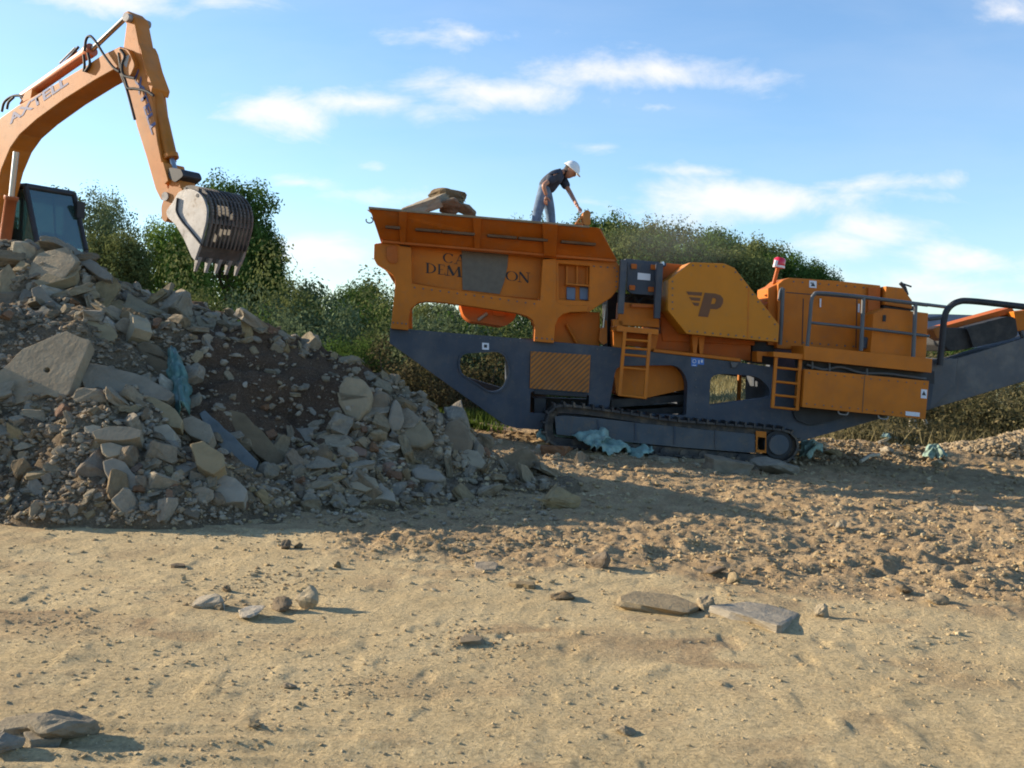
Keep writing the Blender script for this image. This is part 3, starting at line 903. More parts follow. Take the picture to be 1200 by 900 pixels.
# --- support with motor plate between hopper and flywheel guard
for x in (727.5, 770):
    mb = MB(); C.prism(mb, [(x, 304 + (x - 727) * .1), (x + 7.5, 304.7 + (x - 727) * .1), (x + 3.5, 368 + (x - 727) * .13), (x - 3, 367.4 + (x - 727) * .13)], -.2, -.08)
    mb.build('steel_upright', M['slate'], crusher, bevel=.01)
mb = MB(); mb.tube([C.loc(775, 307, -.14), C.loc(775.6, 311, -.14)], .045, 10); mb.build('upright_cap', M['chrome'], crusher)
plate = pt('motor_plate', 'slate', rounded([(736, 307), (771, 310), (770, 344), (766, 346), (740, 344), (735, 340)], 3), .0, .14)
for (x, y) in ((743, 312), (766, 313), (741, 337), (763, 339)):
    C.part('bolt_pad', 'red_orange', rounded([(x - 3.4, y - 3), (x + 3.4, y - 2.6), (x + 3.2, y + 3), (x - 3.2, y + 2.8)], 1.2), -.03, -.002, plate)
C.part('maker_label', 'white', [(747.5, 319.5), (762.3, 321), (762, 328.7), (747, 327.5)], -.012, -.003, plate, bevel=0)
mb = MB(); C.prism(mb, [(733, 303), (781, 308), (781, 312), (733, 308)], .1, .6); mb.build('top_tie', M['slate'], crusher, bevel=.01)
cb = pt('crossbeam', 'orange', [(726, 354), (772, 357), (773, 384), (724, 381)], .1, .4)
mb = MB(); C.prism(mb, [(740, 356), (773, 357.5), (773, 361), (740, 359.5)], .0, .098); mb.build('beam_flange', M['red_orange'], cb)
mb = MB(); mb.tube(smooth_path([C.loc(*p, .3) for p in ((733, 350), (741, 346), (748, 354), (756, 349), (766, 352))]), .03, 6); mb.build('hydraulic_hose', M['black'], crusher)
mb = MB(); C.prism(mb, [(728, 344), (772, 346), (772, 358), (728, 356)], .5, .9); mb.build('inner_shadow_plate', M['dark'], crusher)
step = pt('service_platform', 'orange', [(722.5, 381.5), (772, 386), (772, 392.5), (722.5, 388)], -.35, .3)
sw = pt('base_wall', 'red_orange', [(717, 385), (818, 395), (880, 400), (880, 423), (818, 414.5), (717, 403)], .30, .5)
pt('base_post', 'orange', [(718, 374), (730, 375), (729, 408), (719, 407)], .1, .3)
pt('base_post', 'orange', [(763, 390), (772, 391), (768, 412), (760, 411)], .1, .3)
pt('base_rail', 'orange', [(766, 408.5), (868, 420), (868, 424), (766, 412.5)], -.03, .3)
mb = MB()
for x in (811, 818.5): C.prism(mb, [(x, 392), (x + 8, 392.5), (x + 5, 415), (x + 1.5, 414.6)], .02, .2)
mb.build('gusset_plate', M['orange'], sw, bevel=.006)
mb = MB(); C.prism(mb, [(768, 307), (800, 310), (885, 345), (885, 405), (776, 400)], .28, 2.0); mb.build('jaw_housing', M['red_orange'], crusher, bevel=.02)

def ladder(p0, p1, q0, q1, ys, w0, mk='orange'):
    """stiles p0-p1 and q0-q1 (pixels, top to foot); rungs at fractions ys"""
    L_ = empty('ladder'); L_.parent = crusher
    A, B_, C0, D = C.loc(*p0, w0), C.loc(*p1, w0), C.loc(*q0, w0), C.loc(*q1, w0)
    for a, b in ((A, B_), (C0, D)):
        mb = MB(); x = Vector((.028, 0, 0)); y = Vector((0, .05, 0))
        mb.hexa([a - x, a + x, a + x + y, a - x + y, b - x, b + x, b + x + y, b - x + y]); mb.build('stile', M[mk], L_, bevel=.005)
    for t in ys:
        mb = MB(); mb.tube([A.lerp(B_, t) + Vector((0, .025, 0)), C0.lerp(D, t) + Vector((0, .025, 0))], .022, 8); mb.build('rung', M[mk], L_)
ladder((732.5, 388), (726, 464), (762, 390), (756, 467.5), (.13, .255, .36, .56, .985), -.38)
ladder((910, 417), (905.5, 478), (938.5, 420), (934.5, 481), (.22, .49, .75, .985), -.38)
pt('ladder_tread', 'orange', [(906.5, 412), (943, 415), (942, 421.5), (906, 418)], -.42, .1)

# --- flywheel guard with the emblem
gd = [(783.5, 328), (809.5, 307.3), (849, 308.8), (861, 314), (880, 338), (913.5, 381), (912, 401), (804.5, 391), (782.7, 364)]
guard = pt('flywheel_guard', 'guard', gd, -.36, .27, bevel=.01)
mb = MB(); C.prism(mb, [(877, 337), (878.2, 338), (876.8, 398), (875.6, 398)], -.366, -.358); mb.build('panel_seam', M['orange'], guard)
mb = MB()
for poly in ([(804.5, 341.5), (823, 342.8), (822, 346.6), (806.5, 345.4)], [(807.5, 348), (821.2, 349.2), (820.2, 352.8), (810, 351.8)], [(811, 354.2), (819.6, 355), (818.6, 358.6), (813.8, 358)]):
    C.prism(mb, poly, -.368, -.359)
C.prism(mb, [(826, 343), (838, 344), (844.5, 346), (847.5, 350), (847.3, 355), (844.5, 360), (840, 362.3), (832.5, 362), (829.6, 371.6), (818.3, 370.6)], -.368, -.359, holes=[[(835, 349), (838.5, 349.6), (839.4, 352), (837.6, 356.2), (833, 356.2)]])
mb.build('emblem', M['logo'], guard)

# --- engine housing
eng = pt('engine_housing', 'orange', [(912, 333), (918.5, 327.6), (925, 325.5), (980, 329), (1032, 334.5), (1031, 366), (1030, 418), (910, 408)], .2, .95, bevel=.012)
mb = MB(); C.prism(mb, [(900, 338), (912.5, 332), (911, 405), (900, 404)], .28, .9); mb.build('housing_end', M['orange'], eng, bevel=.01)
mb = MB()
for k in range(4):
    y = 346 + k * 6
    a, b = C.loc(900, y, .33), C.loc(900, y, .85)
    mb.hexa([a + Vector((-.06, 0, 0)), b + Vector((-.06, 0, 0)), b + Vector((.0, 0, .03)), a + Vector((.0, 0, .03)), a + Vector((-.06, 0, -.02)), b + Vector((-.06, 0, -.02)), b + Vector((0, 0, -.03)), a + Vector((0, 0, -.03))])
mb.build('louvre', M['exorange'], eng)
mb = MB()
for k in range(3):
    y = 349 + k * 6
    a, b = C.loc(899.6, y, .35), C.loc(899.6, y, .83)
    mb.hexa([a + Vector((-.004, 0, .02)), b + Vector((-.004, 0, .02)), b + Vector((.0, 0, .02)), a + Vector((.0, 0, .02)), a + Vector((-.004, 0, -.02)), b + Vector((-.004, 0, -.02)), b + Vector((0, 0, -.02)), a + Vector((0, 0, -.02))])
mb.build('louvre_gap', M['dark'], eng)
pt('engine_recess', 'red_orange', [(1018, 336), (1032, 337), (1030, 414), (1016, 412)], .14, .198)
lb = C.part('warning_label', 'white', [(948.5, 328.6), (957, 329.4), (956.8, 337.6), (948.3, 336.8)], .193, .198, eng, bevel=0)
C.part('label_symbol', 'dark', [(952.8, 330.5), (955.4, 335.6), (950.4, 335.2)], .188, .1925, lb, bevel=0)
for x, y in ((961, 354), (1006, 360)): C.part('door_handle', 'white', [(x, y - 4), (x + 1.6, y - 4), (x + 1.2, y + 6), (x - .2, y + 6)], .17, .198, eng, bevel=0)
mb = MB()
for poly in ([(941, 350), (942, 350), (940.5, 404), (939.5, 404)], [(1004, 345), (1005, 345), (1003.5, 408), (1002.5, 408)], [(921, 342), (1014, 350), (1014, 351), (921, 343)]): C.prism(mb, poly, .194, .199)
mb.build('panel_seam', M['dark'], eng)
def bolt_heads(par, pts, w_, r_=.014):  # rows of bolt heads joined into one mesh
    mb = MB()
    for p in pts:
        c = C.loc(p[0], p[1], w_); mb.tube([c + Vector((0, -.012, 0)), c + Vector((0, .004, 0))], r_, 8)
    mb.build('bolt_head', M['rail'], par)
def row(x0, y0, x1, y1, n): return [(x0 + (x1 - x0) * k / (n - 1), y0 + (y1 - y0) * k / (n - 1)) for k in range(n)]
bolt_heads(guard, row(788, 330, 788, 362, 5) + row(812, 311, 848, 312.5, 5) + row(808, 388, 908, 397.5, 12) + row(862, 319, 908, 380, 8), -.36)
bolt_heads(frame_, row(461, 378, 476, 379.5, 4) + row(629, 396, 647, 397.5, 4) + row(486, 337, 626, 356, 15), -.1)
bolt_heads(box, row(696, 312, 720, 314, 4) + row(723, 318, 722, 336, 4) + row(671, 361.5, 688, 361.5, 4), -.07)
bolt_heads(chassis, row(480, 389.5, 610, 400, 12) + row(700, 409, 716, 410.4, 3) + row(735, 485, 795, 489.5, 2) + row(815, 436, 817, 480, 6), -.001)
bolt_heads(eng, row(930, 330, 1012, 337, 9) + row(922, 400, 1000, 406, 9), .2)
hood = pt('exhaust_hood', 'orange', [(1038.5, 335.3), (1058, 337.5), (1069, 352), (1069, 362), (1036.5, 357)], .05, .9)
mb = MB()
mb.tube([C.loc(1063, 346, .3), C.loc(1060, 337, .3), C.loc(1055, 331.5, .3)], .035, 8); mb.tube([C.loc(1055, 331.5, .3), C.loc(1068, 336, .3)], .016, 6)
mb.build('exhaust_pipe', M['dark'], hood)
cab_ = pt('control_cabinet', 'orange', [(1023.5, 367.5), (1038.5, 361), (1088, 367), (1085, 422), (1019.5, 417)], -.3, .15, bevel=.01)
C.part('cabinet_latch', 'dark', rounded([(1035, 369), (1038.5, 369.3), (1038, 377), (1034.6, 376.6)], 1), -.32, -.302, cab_)
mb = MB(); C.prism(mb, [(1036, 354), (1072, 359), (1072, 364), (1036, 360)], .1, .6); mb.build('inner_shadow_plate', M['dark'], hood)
mb = MB(); mb.tube([C.loc(1012, 408, -.1), C.loc(1016, 396, -.1)], .06, 8); mb.build('filter_canister', M['slate'], crusher)
# grab rail on the housing corner
mb = MB(); mb.tube(smooth_path([C.loc(*p, .02) for p in ((914, 404), (916, 372), (917.2, 343), (917.8, 338))]), .035, 8)
mb.tube(smooth_path([C.loc(*p, .02) for p in ((917.8, 338), (914.6, 340), (912.6, 352))]), .022, 8); mb.build('grab_rail', M['rail'], crusher)
# beacon
bc = empty('beacon'); bc.parent = crusher
mb = MB(); mb.tube([C.loc(906.5, 333, .5), C.loc(911.5, 314, .5)], .035, 8); mb.build('beacon_post', M['red_orange'], bc)
mb = MB(); a, b = C.loc(912.4, 314, .5), C.loc(914.2, 302, .5); mb.tube([a, a.lerp(b, .15), a.lerp(b, .85), b], [.085, .1, .1, .07], 16); mb.build('beacon_lens', M['red'], bc)
mb = MB(); mb.tube([a.lerp(b, .02), a.lerp(b, .22)], .104, 16); mb.build('beacon_collar', M['white'], bc)
mb = MB(); a, b = C.loc(908.3, 312, .41), C.loc(909.8, 305, .41); mb.tube([a, b], .035, 8); mb.build('beacon_reflector', M['white'], bc)

# --- walkway, guard rail, tool box
pt('walkway', 'orange', [(942, 405), (1093, 420.5), (1092, 437), (942, 421.5)], -.45, .2)
rail = empty('guard_rail'); rail.parent = crusher
mb = MB(); mb.tube(smooth_path([C.loc(*p, -.42) for p in ((946, 406), (949, 375), (951, 352), (954, 345.5), (961, 343.5), (1005, 347.5), (1087, 357.5))], 5), .032, 8); mb.build('top_rail', M['rail'], rail)
mb = MB(); mb.tube([C.loc(948.5, 378, -.42), C.loc(1011, 384.5, -.42), C.loc(1089, 394, -.42)], .024, 8); mb.build('mid_rail', M['rail'], rail)
for x in (1012, 1073):
    mb = MB(); mb.tube([C.loc(x, 348 + (x - 1012) * .12, -.42), C.loc(x - 3, 411 + (x - 1012) * .12, -.42)], .036, 8); mb.build('rail_post', M['rail'], rail)
tb = pt('side_box', 'orange', [(943, 432.5), (1089, 446.5), (1084.5, 491.5), (940, 477)], -.45, -.02, bevel=.008)
bolt_heads(tb, row(948, 437, 1083, 450, 14) + row(945, 473, 1056, 484, 12), -.45, .011)
mb = MB(); C.prism(mb, [(1013, 440), (1014, 440), (1011, 483), (1010, 483)], -.455, -.451); mb.build('panel_seam', M['stripe'], tb)
lb = C.part('warning_label', 'white', [(1079.6, 456), (1086.6, 456.7), (1086, 467.2), (1079, 466.5)], -.456, -.452, tb, bevel=0)
C.part('label_symbol', 'dark', [(1082.8, 458), (1085.2, 463.5), (1080.4, 463)], -.460, -.457, lb, bevel=0)
C.part('maker_label', 'white', [(1061.5, 482), (1078, 483.6), (1077.6, 488.4), (1061.2, 486.8)], -.456, -.452, tb, bevel=0)
mb = MB()
for x in (988, 1035):
    mb.tube(smooth_path([C.loc(*p, -.4) for p in ((x - 6, 481.5 + (x - 988) * .11), (x - 4, 485 + (x - 988) * .11), (x + 4, 486 + (x - 988) * .11), (x + 6, 482.5 + (x - 988) * .11))], 4), .014, 6)
mb.build('lifting_loop', M['steel'], tb)
mb = MB(); C.prism(mb, [(936, 420), (1095, 435), (1095, 450), (936, 436)], -.2, .0 - .005); mb.build('pipe_bay', M['dark'], crusher)
mb = MB()
for (x, y) in ((952, 427), (972, 430), (1016, 437)): mb.tube([C.loc(x, y - 5, -.3), C.loc(x, y + 5, -.3)], .02, 8)
mb.tube(smooth_path([C.loc(*p, -.28) for p in ((945, 427), (965, 433), (985, 430), (1010, 437), (1040, 438), (1085, 444))]), .025, 6)
mb.build('hydraulic_hose', M['rail'], crusher)
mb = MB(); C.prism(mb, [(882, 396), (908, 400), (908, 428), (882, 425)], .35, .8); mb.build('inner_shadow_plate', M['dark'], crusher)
mb = MB(); C.prism(mb, [(887, 411.5), (909, 413.5), (909, 418), (893, 417), (893, 424.5), (887, 424)], -.1, .2); mb.build('pipe_bracket', M['orange'], crusher, bevel=.008)
mb = MB(); C.prism(mb, [(856, 424), (866, 424.5), (862, 431), (858, 431)], -.05, -.003); mb.build('tie_lug', M['rail'], crusher, bevel=.006)
# far ladder glimpsed through the rear opening
mb = MB(); mb.tube([C.loc(867, 436, 1.4), C.loc(865, 478, 1.4)], .04, 8); mb.build('far_post', M['exorange'], crusher)

# --- discharge conveyor (runs out of the picture on the right)
con = pt('conveyor', 'conveyor', [(1122, 420), (1200, 396), (1330, 352), (1338, 395), (1200, 447), (1092, 479), (1090, 462), (1118, 452)], .35, .45, bevel=.01)
mb = MB(); C.prism(mb, [(1122, 420), (1200, 396), (1330, 352), (1338, 395), (1200, 447), (1092, 479), (1090, 462), (1118, 452)], 1.55, 1.65); mb.build('far_plate', M['conveyor'], con, bevel=.01)
mb = MB(); C.prism(mb, [(1112, 428), (1335, 362), (1336, 370), (1112, 438)], .45, 1.55); mb.build('belt', M['black'], con)
pt('chassis_tail', 'conveyor', [(1086, 422), (1122, 420), (1119, 452), (1091, 480), (1084, 470)], .1, 1.9)
for w_, x0 in ((.0, 0), (1.75, 0)):
    mb = MB(); mb.tube(smooth_path([C.loc(*p, w_) for p in ((1101, 428), (1104, 400), (1106.5, 374), (1111, 362), (1122, 354), (1140, 353), (1200, 359.5), (1330, 374))], 5), .055 if w_ < 1 else .05, 10)
    mb.build('roll_bar', M['dark'], crusher)
mb = MB(); mb.tube([C.loc(1088, 374, .3), C.loc(1106, 372, .3)], .035, 8); mb.tube([C.loc(1086, 357, .2), C.loc(1110, 360, .6)], .03, 8); mb.build('tie_bar', M['rail'], crusher)
mag = empty('magnet_separator'); mag.parent = crusher
mb = MB(); C.prism(mb, [(1104, 384), (1135, 384), (1140, 408), (1112, 412), (1104, 404)], .4, 1.6); mb.build('magnet_box', M['black'], mag, bevel=.03)
mb = MB(); C.prism(mb, rounded([(1133, 383.5), (1182, 370.5), (1190, 372), (1193, 393), (1186, 397), (1141, 407.5)], [3, 7, 7, 6, 5, 3]), .3, 1.7); mb.build('magnet_belt', M['black'], mag, bevel=.03)
mb = MB(); C.prism(mb, [(1092, 388), (1110, 381), (1186, 360), (1190, 366), (1150, 377), (1112, 388), (1096, 394)], .7, 1.2); mb.build('magnet_arm', M['red_orange'], mag, bevel=.01)
mb = MB(); C.prism(mb, [(1188, 365), (1215, 362), (1215, 388), (1192, 388)], .5, 1.0); mb.build('arm_head', M['orange'], mag, bevel=.01)
mb = MB(); mb.tube([C.loc(1196, 388, .5), C.loc(1206, 408, .5)], .05, 8); mb.build('hanger', M['rail'], mag)
mb = MB(); C.prism(mb, rounded([(1093, 385), (1104, 381), (1106, 400), (1098, 396)], 2), .2, .5); mb.build('belt_cleaner', M['exorange'], mag, bevel=.01)

# --- crawler tracks
def crawler(w0, w1):
    T_ = empty('crawler_track'); T_.parent = crusher
    path = [(645, 481), (652, 475.5), (672, 475), (710, 479.5), (750, 485.5), (780, 490.5), (820, 494), (870, 498), (905, 501.5), (924, 505), (934, 514), (935.5, 526), (928, 538), (915, 543.5), (900, 544), (860, 541), (780, 534), (700, 527), (655, 523), (641, 514), (639, 496)]
    P = smooth_path([C.loc(*p, w0) for p in path + path[:1]], 8)
    P = [Vector((p.x, 0, p.z)) for p in P]
    ds = [0]
    for a, b in zip(P, P[1:]): ds.append(ds[-1] + (b - a).length)
    n = 58
    mb = MB()
    for k in range(n):
        s = ds[-1] * k / n
        i = max(j for j in range(len(ds)) if ds[j] <= s); i = min(i, len(P) - 2)
        p = P[i].lerp(P[i + 1], (s - ds[i]) / max(ds[i + 1] - ds[i], 1e-6)); d = (P[i + 1] - P[i]).normalized()
        nn = Vector((-d.z, 0, d.x)); hl = ds[-1] / n * .46
        for (l0, l1, h0, h1_) in ((-hl, hl, -.035, .0), (-hl, -hl * .55, 0, .045), (-.3 * hl, .1 * hl, -.09, -.03)):
            wa, wb = (w0, w1) if h0 > -.08 else (w0 + .12, w1 - .12)
            c = [p + d * l0 + nn * h0, p + d * l1 + nn * h0, p + d * l1 + nn * h1_, p + d * l0 + nn * h1_]
            mb.hexa([Vector((q.x, wa, q.z)) for q in c] + [Vector((q.x, wb, q.z)) for q in c])
    # continuous chain web inside the shoes
    for a, b in zip(P, P[1:]):
        d = (b - a).normalized(); nn = Vector((-d.z, 0, d.x)) * -.14
        mb.hexa([Vector((q.x, w0 + .1, q.z)) for q in (a, b, b + nn, a + nn)] + [Vector((q.x, w1 - .1, q.z)) for q in (a, b, b + nn, a + nn)])
    mb.build('track_belt', M['trackmetal'], T_)
    mb = MB(); C.prism(mb, [(650, 488), (662, 487), (700, 490), (760, 497), (830, 504), (885, 509), (885, 531), (800, 524.5), (749, 519.5), (652, 509)], w0 + .05, w1 - .05)
    tf = mb.build('track_frame', M['trackframe'], T_, bevel=.012)
    mb = MB()
    for x in (700, 744, 790, 838): C.prism(mb, [(x, 491 + (x - 700) * .095), (x + 2, 491.2 + (x - 700) * .095), (x + 2, 512 + (x - 700) * .095), (x, 512 + (x - 700) * .095)], w0 + .035, w0 + .049)
    mb.build('weld_seam', M['slate'], tf)
    c = C.loc(912, 521, w0 + .04)
    mb = MB()
    ring = [c + Vector((.24 * math.cos(a), 0, .24 * math.sin(a))) for a in np.linspace(0, 2 * PI, 28, endpoint=False)]
    mb.prism(ring, [q + Vector((0, w1 - w0 - .08, 0)) for q in ring])
    sp = mb.build('drive_sprocket', M['dark'], T_, bevel=.02)
    mb = MB()
    ring = [c + Vector((.17 * math.cos(a), -.05, .17 * math.sin(a))) for a in np.linspace(0, 2 * PI, 24, endpoint=False)]
    mb.prism(ring, [q + Vector((0, .06, 0)) for q in ring]); mb.build('hub', M['trackframe'], sp, bevel=.015)
    mb = MB(); C.prism(mb, [(886, 505), (898, 506), (898, 531), (886, 530)], w0 + .03, w0 + .06, holes=[[(888, 512), (897, 513), (896.5, 528), (887.5, 527)]]); mb.build('scraper', M['orange'], T_)
    for x in (688, 712, 735, 757, 779, 802, 824, 846, 868):
        c = C.loc(x, 521 + (x - 688) * .092, w0 + .06)
        mb = MB(); mb.tube([c, c + Vector((0, w1 - w0 - .12, 0))], .075, 14); mb.build('bottom_roller', M['trackmetal'], T_)
crawler(-.32, .12)
crawler(2.35, 2.8)

# ------------------------------------------------------------------ worker on the hopper
def skin_mesh(chains, sub=2, root=0):
    """chains: list of lists of (point, radius); a point given as an int index re-uses an earlier vertex"""
    vs, rad, ed = [], [], []
    for ch in chains:
        prev = None
        for c in ch:
            if isinstance(c, int): i = c
            else:
                vs.append(c[0]); rad.append(c[1]); i = len(vs) - 1
            if prev is not None: ed.append((prev, i))
            prev = i
    me = bpy.data.meshes.new('skin_tmp')
    me.from_pydata(vs, ed, [])
    o = bpy.data.objects.new('skin_tmp', me); COL.objects.link(o)
    sk = o.modifiers.new('s', 'SKIN'); sk.use_smooth_shade = True; sk.branch_smoothing = .4
    for i, r in enumerate(rad):
        d = me.skin_vertices[0].data[i]
        d.radius = (r, r) if not isinstance(r, tuple) else r
        d.use_root = i == root
    sb = o.modifiers.new('sub', 'SUBSURF'); sb.levels = sub; sb.render_levels = sub
    dg = bpy.context.evaluated_depsgraph_get()
    out = bpy.data.meshes.new_from_object(o.evaluated_get(dg))
    bpy.data.objects.remove(o); bpy.data.meshes.remove(me)
    return out


def join_meshes(name, ms):
    vs, fs = [], []
    for m_ in ms:
        o = len(vs); vs += [tuple(v.co) for v in m_.vertices]; fs += [tuple(i + o for i in p.vertices) for p in m_.polygons]
    me = bpy.data.meshes.new(name); me.from_pydata(vs, [], fs)
    me.polygons.foreach_set('use_smooth', [True] * len(fs))
    return me


base = C.world(640, 291, .32)
person = empty('person', Matrix.Translation(base), label='worker in white helmet, dark t-shirt and jeans bending over the hopper edge', cat='person')
q = lambda px, py, w_: C.world(px, py, w_) - base
hipL, hipR = q(640, 226, .42), q(637, 226, .22)
pel = q(638.5, 223, .32); wst = q(642, 215.5, .32); chest = q(651, 206.5, .32); nk = q(658.5, 202, .32); hd0 = q(663, 200.5, .32)
hd1 = q(668.5, 198.5, .32); shF, shN = q(657.5, 207.5, .50), q(652, 206.5, .14)
elF, wrF = q(668.5, 226.5, .34), q(677, 242, -.22)
elN, wrN = q(636.5, 217, -.02), q(640.5, 229.5, .02)
knL, anL = q(645, 250, .44), q(647.5, 283, .46)
knR, anR = q(629.5, 249, .20), q(626, 284, .18)
body = skin_mesh([
    [(pel, .11), (wst, .11), (chest, .095), (nk, .06), (hd0, .06)],
    [2, (shF, .047), (shF.lerp(elF, .5), .046), (elF, .042), (wrF, .03)], [2, (shN, .047), (shN.lerp(elN, .5), .046), (elN, .042), (wrN, .03)],
    [0, (hipL, .095), (knL, .062), (anL, .045)], [0, (hipR, .095), (knR, .062), (anR, .045)]], 2)
# head with face: built as a shaped sphere, then placed on the neck
def head_mesh(c, face_dir, up_dir, s=.115):
    f = face_dir.normalized(); r_ = f.cross(up_dir).normalized(); u_ = r_.cross(f).normalized()
    bm = bmesh.new(); bmesh.ops.create_uvsphere(bm, u_segments=24, v_segments=18, radius=1)
    for v in bm.verts:
        x, y, z = v.co            # x side, y front, z up
        sx, sy, sz = .78, .95, 1.12
        jaw = max(0, -z)
        x2 = x * sx * (1 - .28 * jaw); y2 = y * sy * (1 - .12 * jaw) + .12 * jaw * (y > 0)
        nose = math.exp(-((x / .16) ** 2 + ((z + .08) / .24) ** 2)) * (y > .5)
        brow = math.exp(-((x / .5) ** 2 + ((z - .2) / .1) ** 2)) * (y > .5)
        eye = sum(math.exp(-(((x - sg * .34) / .13) ** 2 + ((z - .07) / .1) ** 2)) for sg in (-1, 1)) * (y > .3)
        lips = math.exp(-((x / .25) ** 2 + ((z + .5) / .07) ** 2)) * (y > .4)
        chin = math.exp(-((x / .3) ** 2 + ((z + .85) / .18) ** 2)) * (y > 0)
        y2 += .26 * nose + .05 * brow - .08 * eye + .05 * lips + .1 * chin
        ear = sum(math.exp(-(((y + .05) / .14) ** 2 + ((z - .02) / .2) ** 2)) for _ in (0,)) * (abs(x) > .8)
        x2 += math.copysign(.16 * ear, x)
        v.co = c + (r_ * x2 + f * y2 + u_ * (z * sz)) * s
    me = bpy.data.meshes.new('h'); bm.to_mesh(me); bm.free(); return me
fdir = Vector((.75, -.28, -.62)); udir = Vector((.62, -.05, .78))
hc = q(668, 200.3, .32)
def hand_mesh(w_, pdir, nrm, curl):
    """palm, four unequal bent fingers and a thumb from the side of the palm"""
    d = pdir.normalized(); n = (nrm - d * nrm.dot(d)).normalized(); s = d.cross(n)
    ms = [skin_mesh([[(w_, .026), (w_ + d * .045, (.036, .017)), (w_ + d * .085, (.040, .014))]], 1)]
    for k, ln in enumerate((.068, .078, .073, .056)):
        o_ = w_ + d * .07 + s * (.026 - .0175 * k)
        p1 = o_ + d * .025; a = curl * .6; p2 = p1 + (d * math.cos(a) + n * math.sin(a)) * ln * .45; a = curl * 1.3; p3 = p2 + (d * math.cos(a) + n * math.sin(a)) * ln * .35; a = curl * 1.8
        p4 = p3 + (d * math.cos(a) + n * math.sin(a)) * ln * .25
        ms.append(skin_mesh([[(o_, .0085), (p1, .0085), (p2, .008), (p3, .0075), (p4, .0065)]], 1))
    o_ = w_ + d * .025 + s * .02
    p1 = o_ + (s * .8 + d * .6 + n * .2).normalized() * .038; p2 = p1 + (s * .35 + d * .8 + n * .5).normalized() * .03; p3 = p2 + (d * .8 + n * .6).normalized() * .022
    ms.append(skin_mesh([[(o_, .011), (p1, .0105), (p2, .009), (p3, .0075)]], 1))
    return ms
hF = hand_mesh(wrF, q(683, 249.5, -.42) - wrF, Vector((0, -.3, -1)), .7)
hN = hand_mesh(wrN, q(639.5, 236, .04) - wrN, Vector((.5, .8, 0)), .55)
bme = join_meshes('person_body', [body, head_mesh(hc, fdir, udir)] + hF + hN)
link('body', bme, M['skin'], person)
# t-shirt, jeans, boots, helmet, hair
sh = skin_mesh([[(pel.lerp(wst, -.25), .175), (wst, .185), (chest, .215), (nk.lerp(chest, -.1), .115)],
                [2, (shF, .1), (shF.lerp(elF, .72), .074)], [2, (shN, .1), (shN.lerp(elN, .72), .072)]], 2)
link('shirt', sh, M['shirt'], person)
je = skin_mesh([[(wst.lerp(pel, .3), .15), (pel, .165)], [1, (hipL, .122), (knL, .088), (anL.lerp(knL, .06), .076)], [1, (hipR, .122), (knR, .088), (anR.lerp(knR, .06), .076)]], 2)
link('jeans', je, M['jeans'], person)
for an in (anL, anR):
    bo = skin_mesh([[(an + Vector((0, 0, .06)), .055), (an - Vector((0, 0, .03)), .052), (an + Vector((.09, -.02, -.065)), (.048, .035)), (an + Vector((.17, -.03, -.075)), (.045, .03))]], 2)
    link('boot', bo, M['boot'], person)
bm = bmesh.new(); bmesh.ops.create_uvsphere(bm, u_segments=24, v_segments=16, radius=1)
bmesh.ops.delete(bm, geom=[v for v in bm.verts if v.co.z < -.08], context='VERTS')
f_ = fdir.normalized(); r_ = f_.cross(udir).normalized(); u_ = r_.cross(f_).normalized()
for v in bm.verts:
    x, y, z = v.co
    brim = max(0, 1 - z / .16) if z < .16 else 0
    k = 1 + .10 * brim + (.30 * brim if y > .2 else 0) * max(0, y)
    v.co = hc + u_ * .035 + (r_ * x * .86 * k + f_ * y * 1.08 * k + u_ * z * 1.08) * .138
hm = bpy.data.meshes.new('helmet'); bm.to_mesh(hm); bm.free()
ho = link('helmet', hm, M['helmet'], person, smooth=True)
sm = ho.modifiers.new('shell', 'SOLIDIFY'); sm.thickness = .008
bm = bmesh.new(); bmesh.ops.create_uvsphere(bm, u_segments=16, v_segments=12, radius=1)
bmesh.ops.delete(bm, geom=[v for v in bm.verts if v.co.y > .15], context='VERTS')
for v in bm.verts: v.co = hc + (r_ * v.co.x * .82 + f_ * v.co.y * 1.0 + u_ * v.co.z * 1.1) * .116
hm = bpy.data.meshes.new('hair'); bm.to_mesh(hm); bm.free()
M['hair'] = mat('dark_hair', (.03, .02, .015), .8)
link('hair', hm, M['hair'], person, smooth=True)

# ------------------------------------------------------------------ load in the hopper
rr = random.Random(5)
for i, (px, py, w_, d, rot, kd, mk, lab) in enumerate([
    (501, 240, .55, (.85, .62, .2), (.1, -.42, .3), 'slab', 'stone', 'large tan slab tilted up on the load, leftmost above the hopper rim'),
    (524, 228.5, .75, (.55, .5, .2), (.1, .12, .9), 'block', 'earthstone', 'brown block, topmost of the stones heaped above the hopper rim'),
    (525, 241, .45, (.6, .5, .3), (.2, .25, 2.0), 'lump', 'earthstone', 'rounded brown stone under the topmost block in the hopper'),
    (545, 246, .55, (.5, .42, .24), (.0, .25, .4), 'lump', 'concrete', 'grey stone sloping down at the right end of the hopper load'),
    (533, 236, .95, (.5, .4, .3), (.3, .3, 1.4), 'lump', 'stone', 'tan stone at the back of the load on the hopper')]):
    o = stone('rubble_stone', kd, mk, C.world(px, py, w_), d, rot, i + 2, label=lab, cat='stone', group='stones heaped in the hopper')
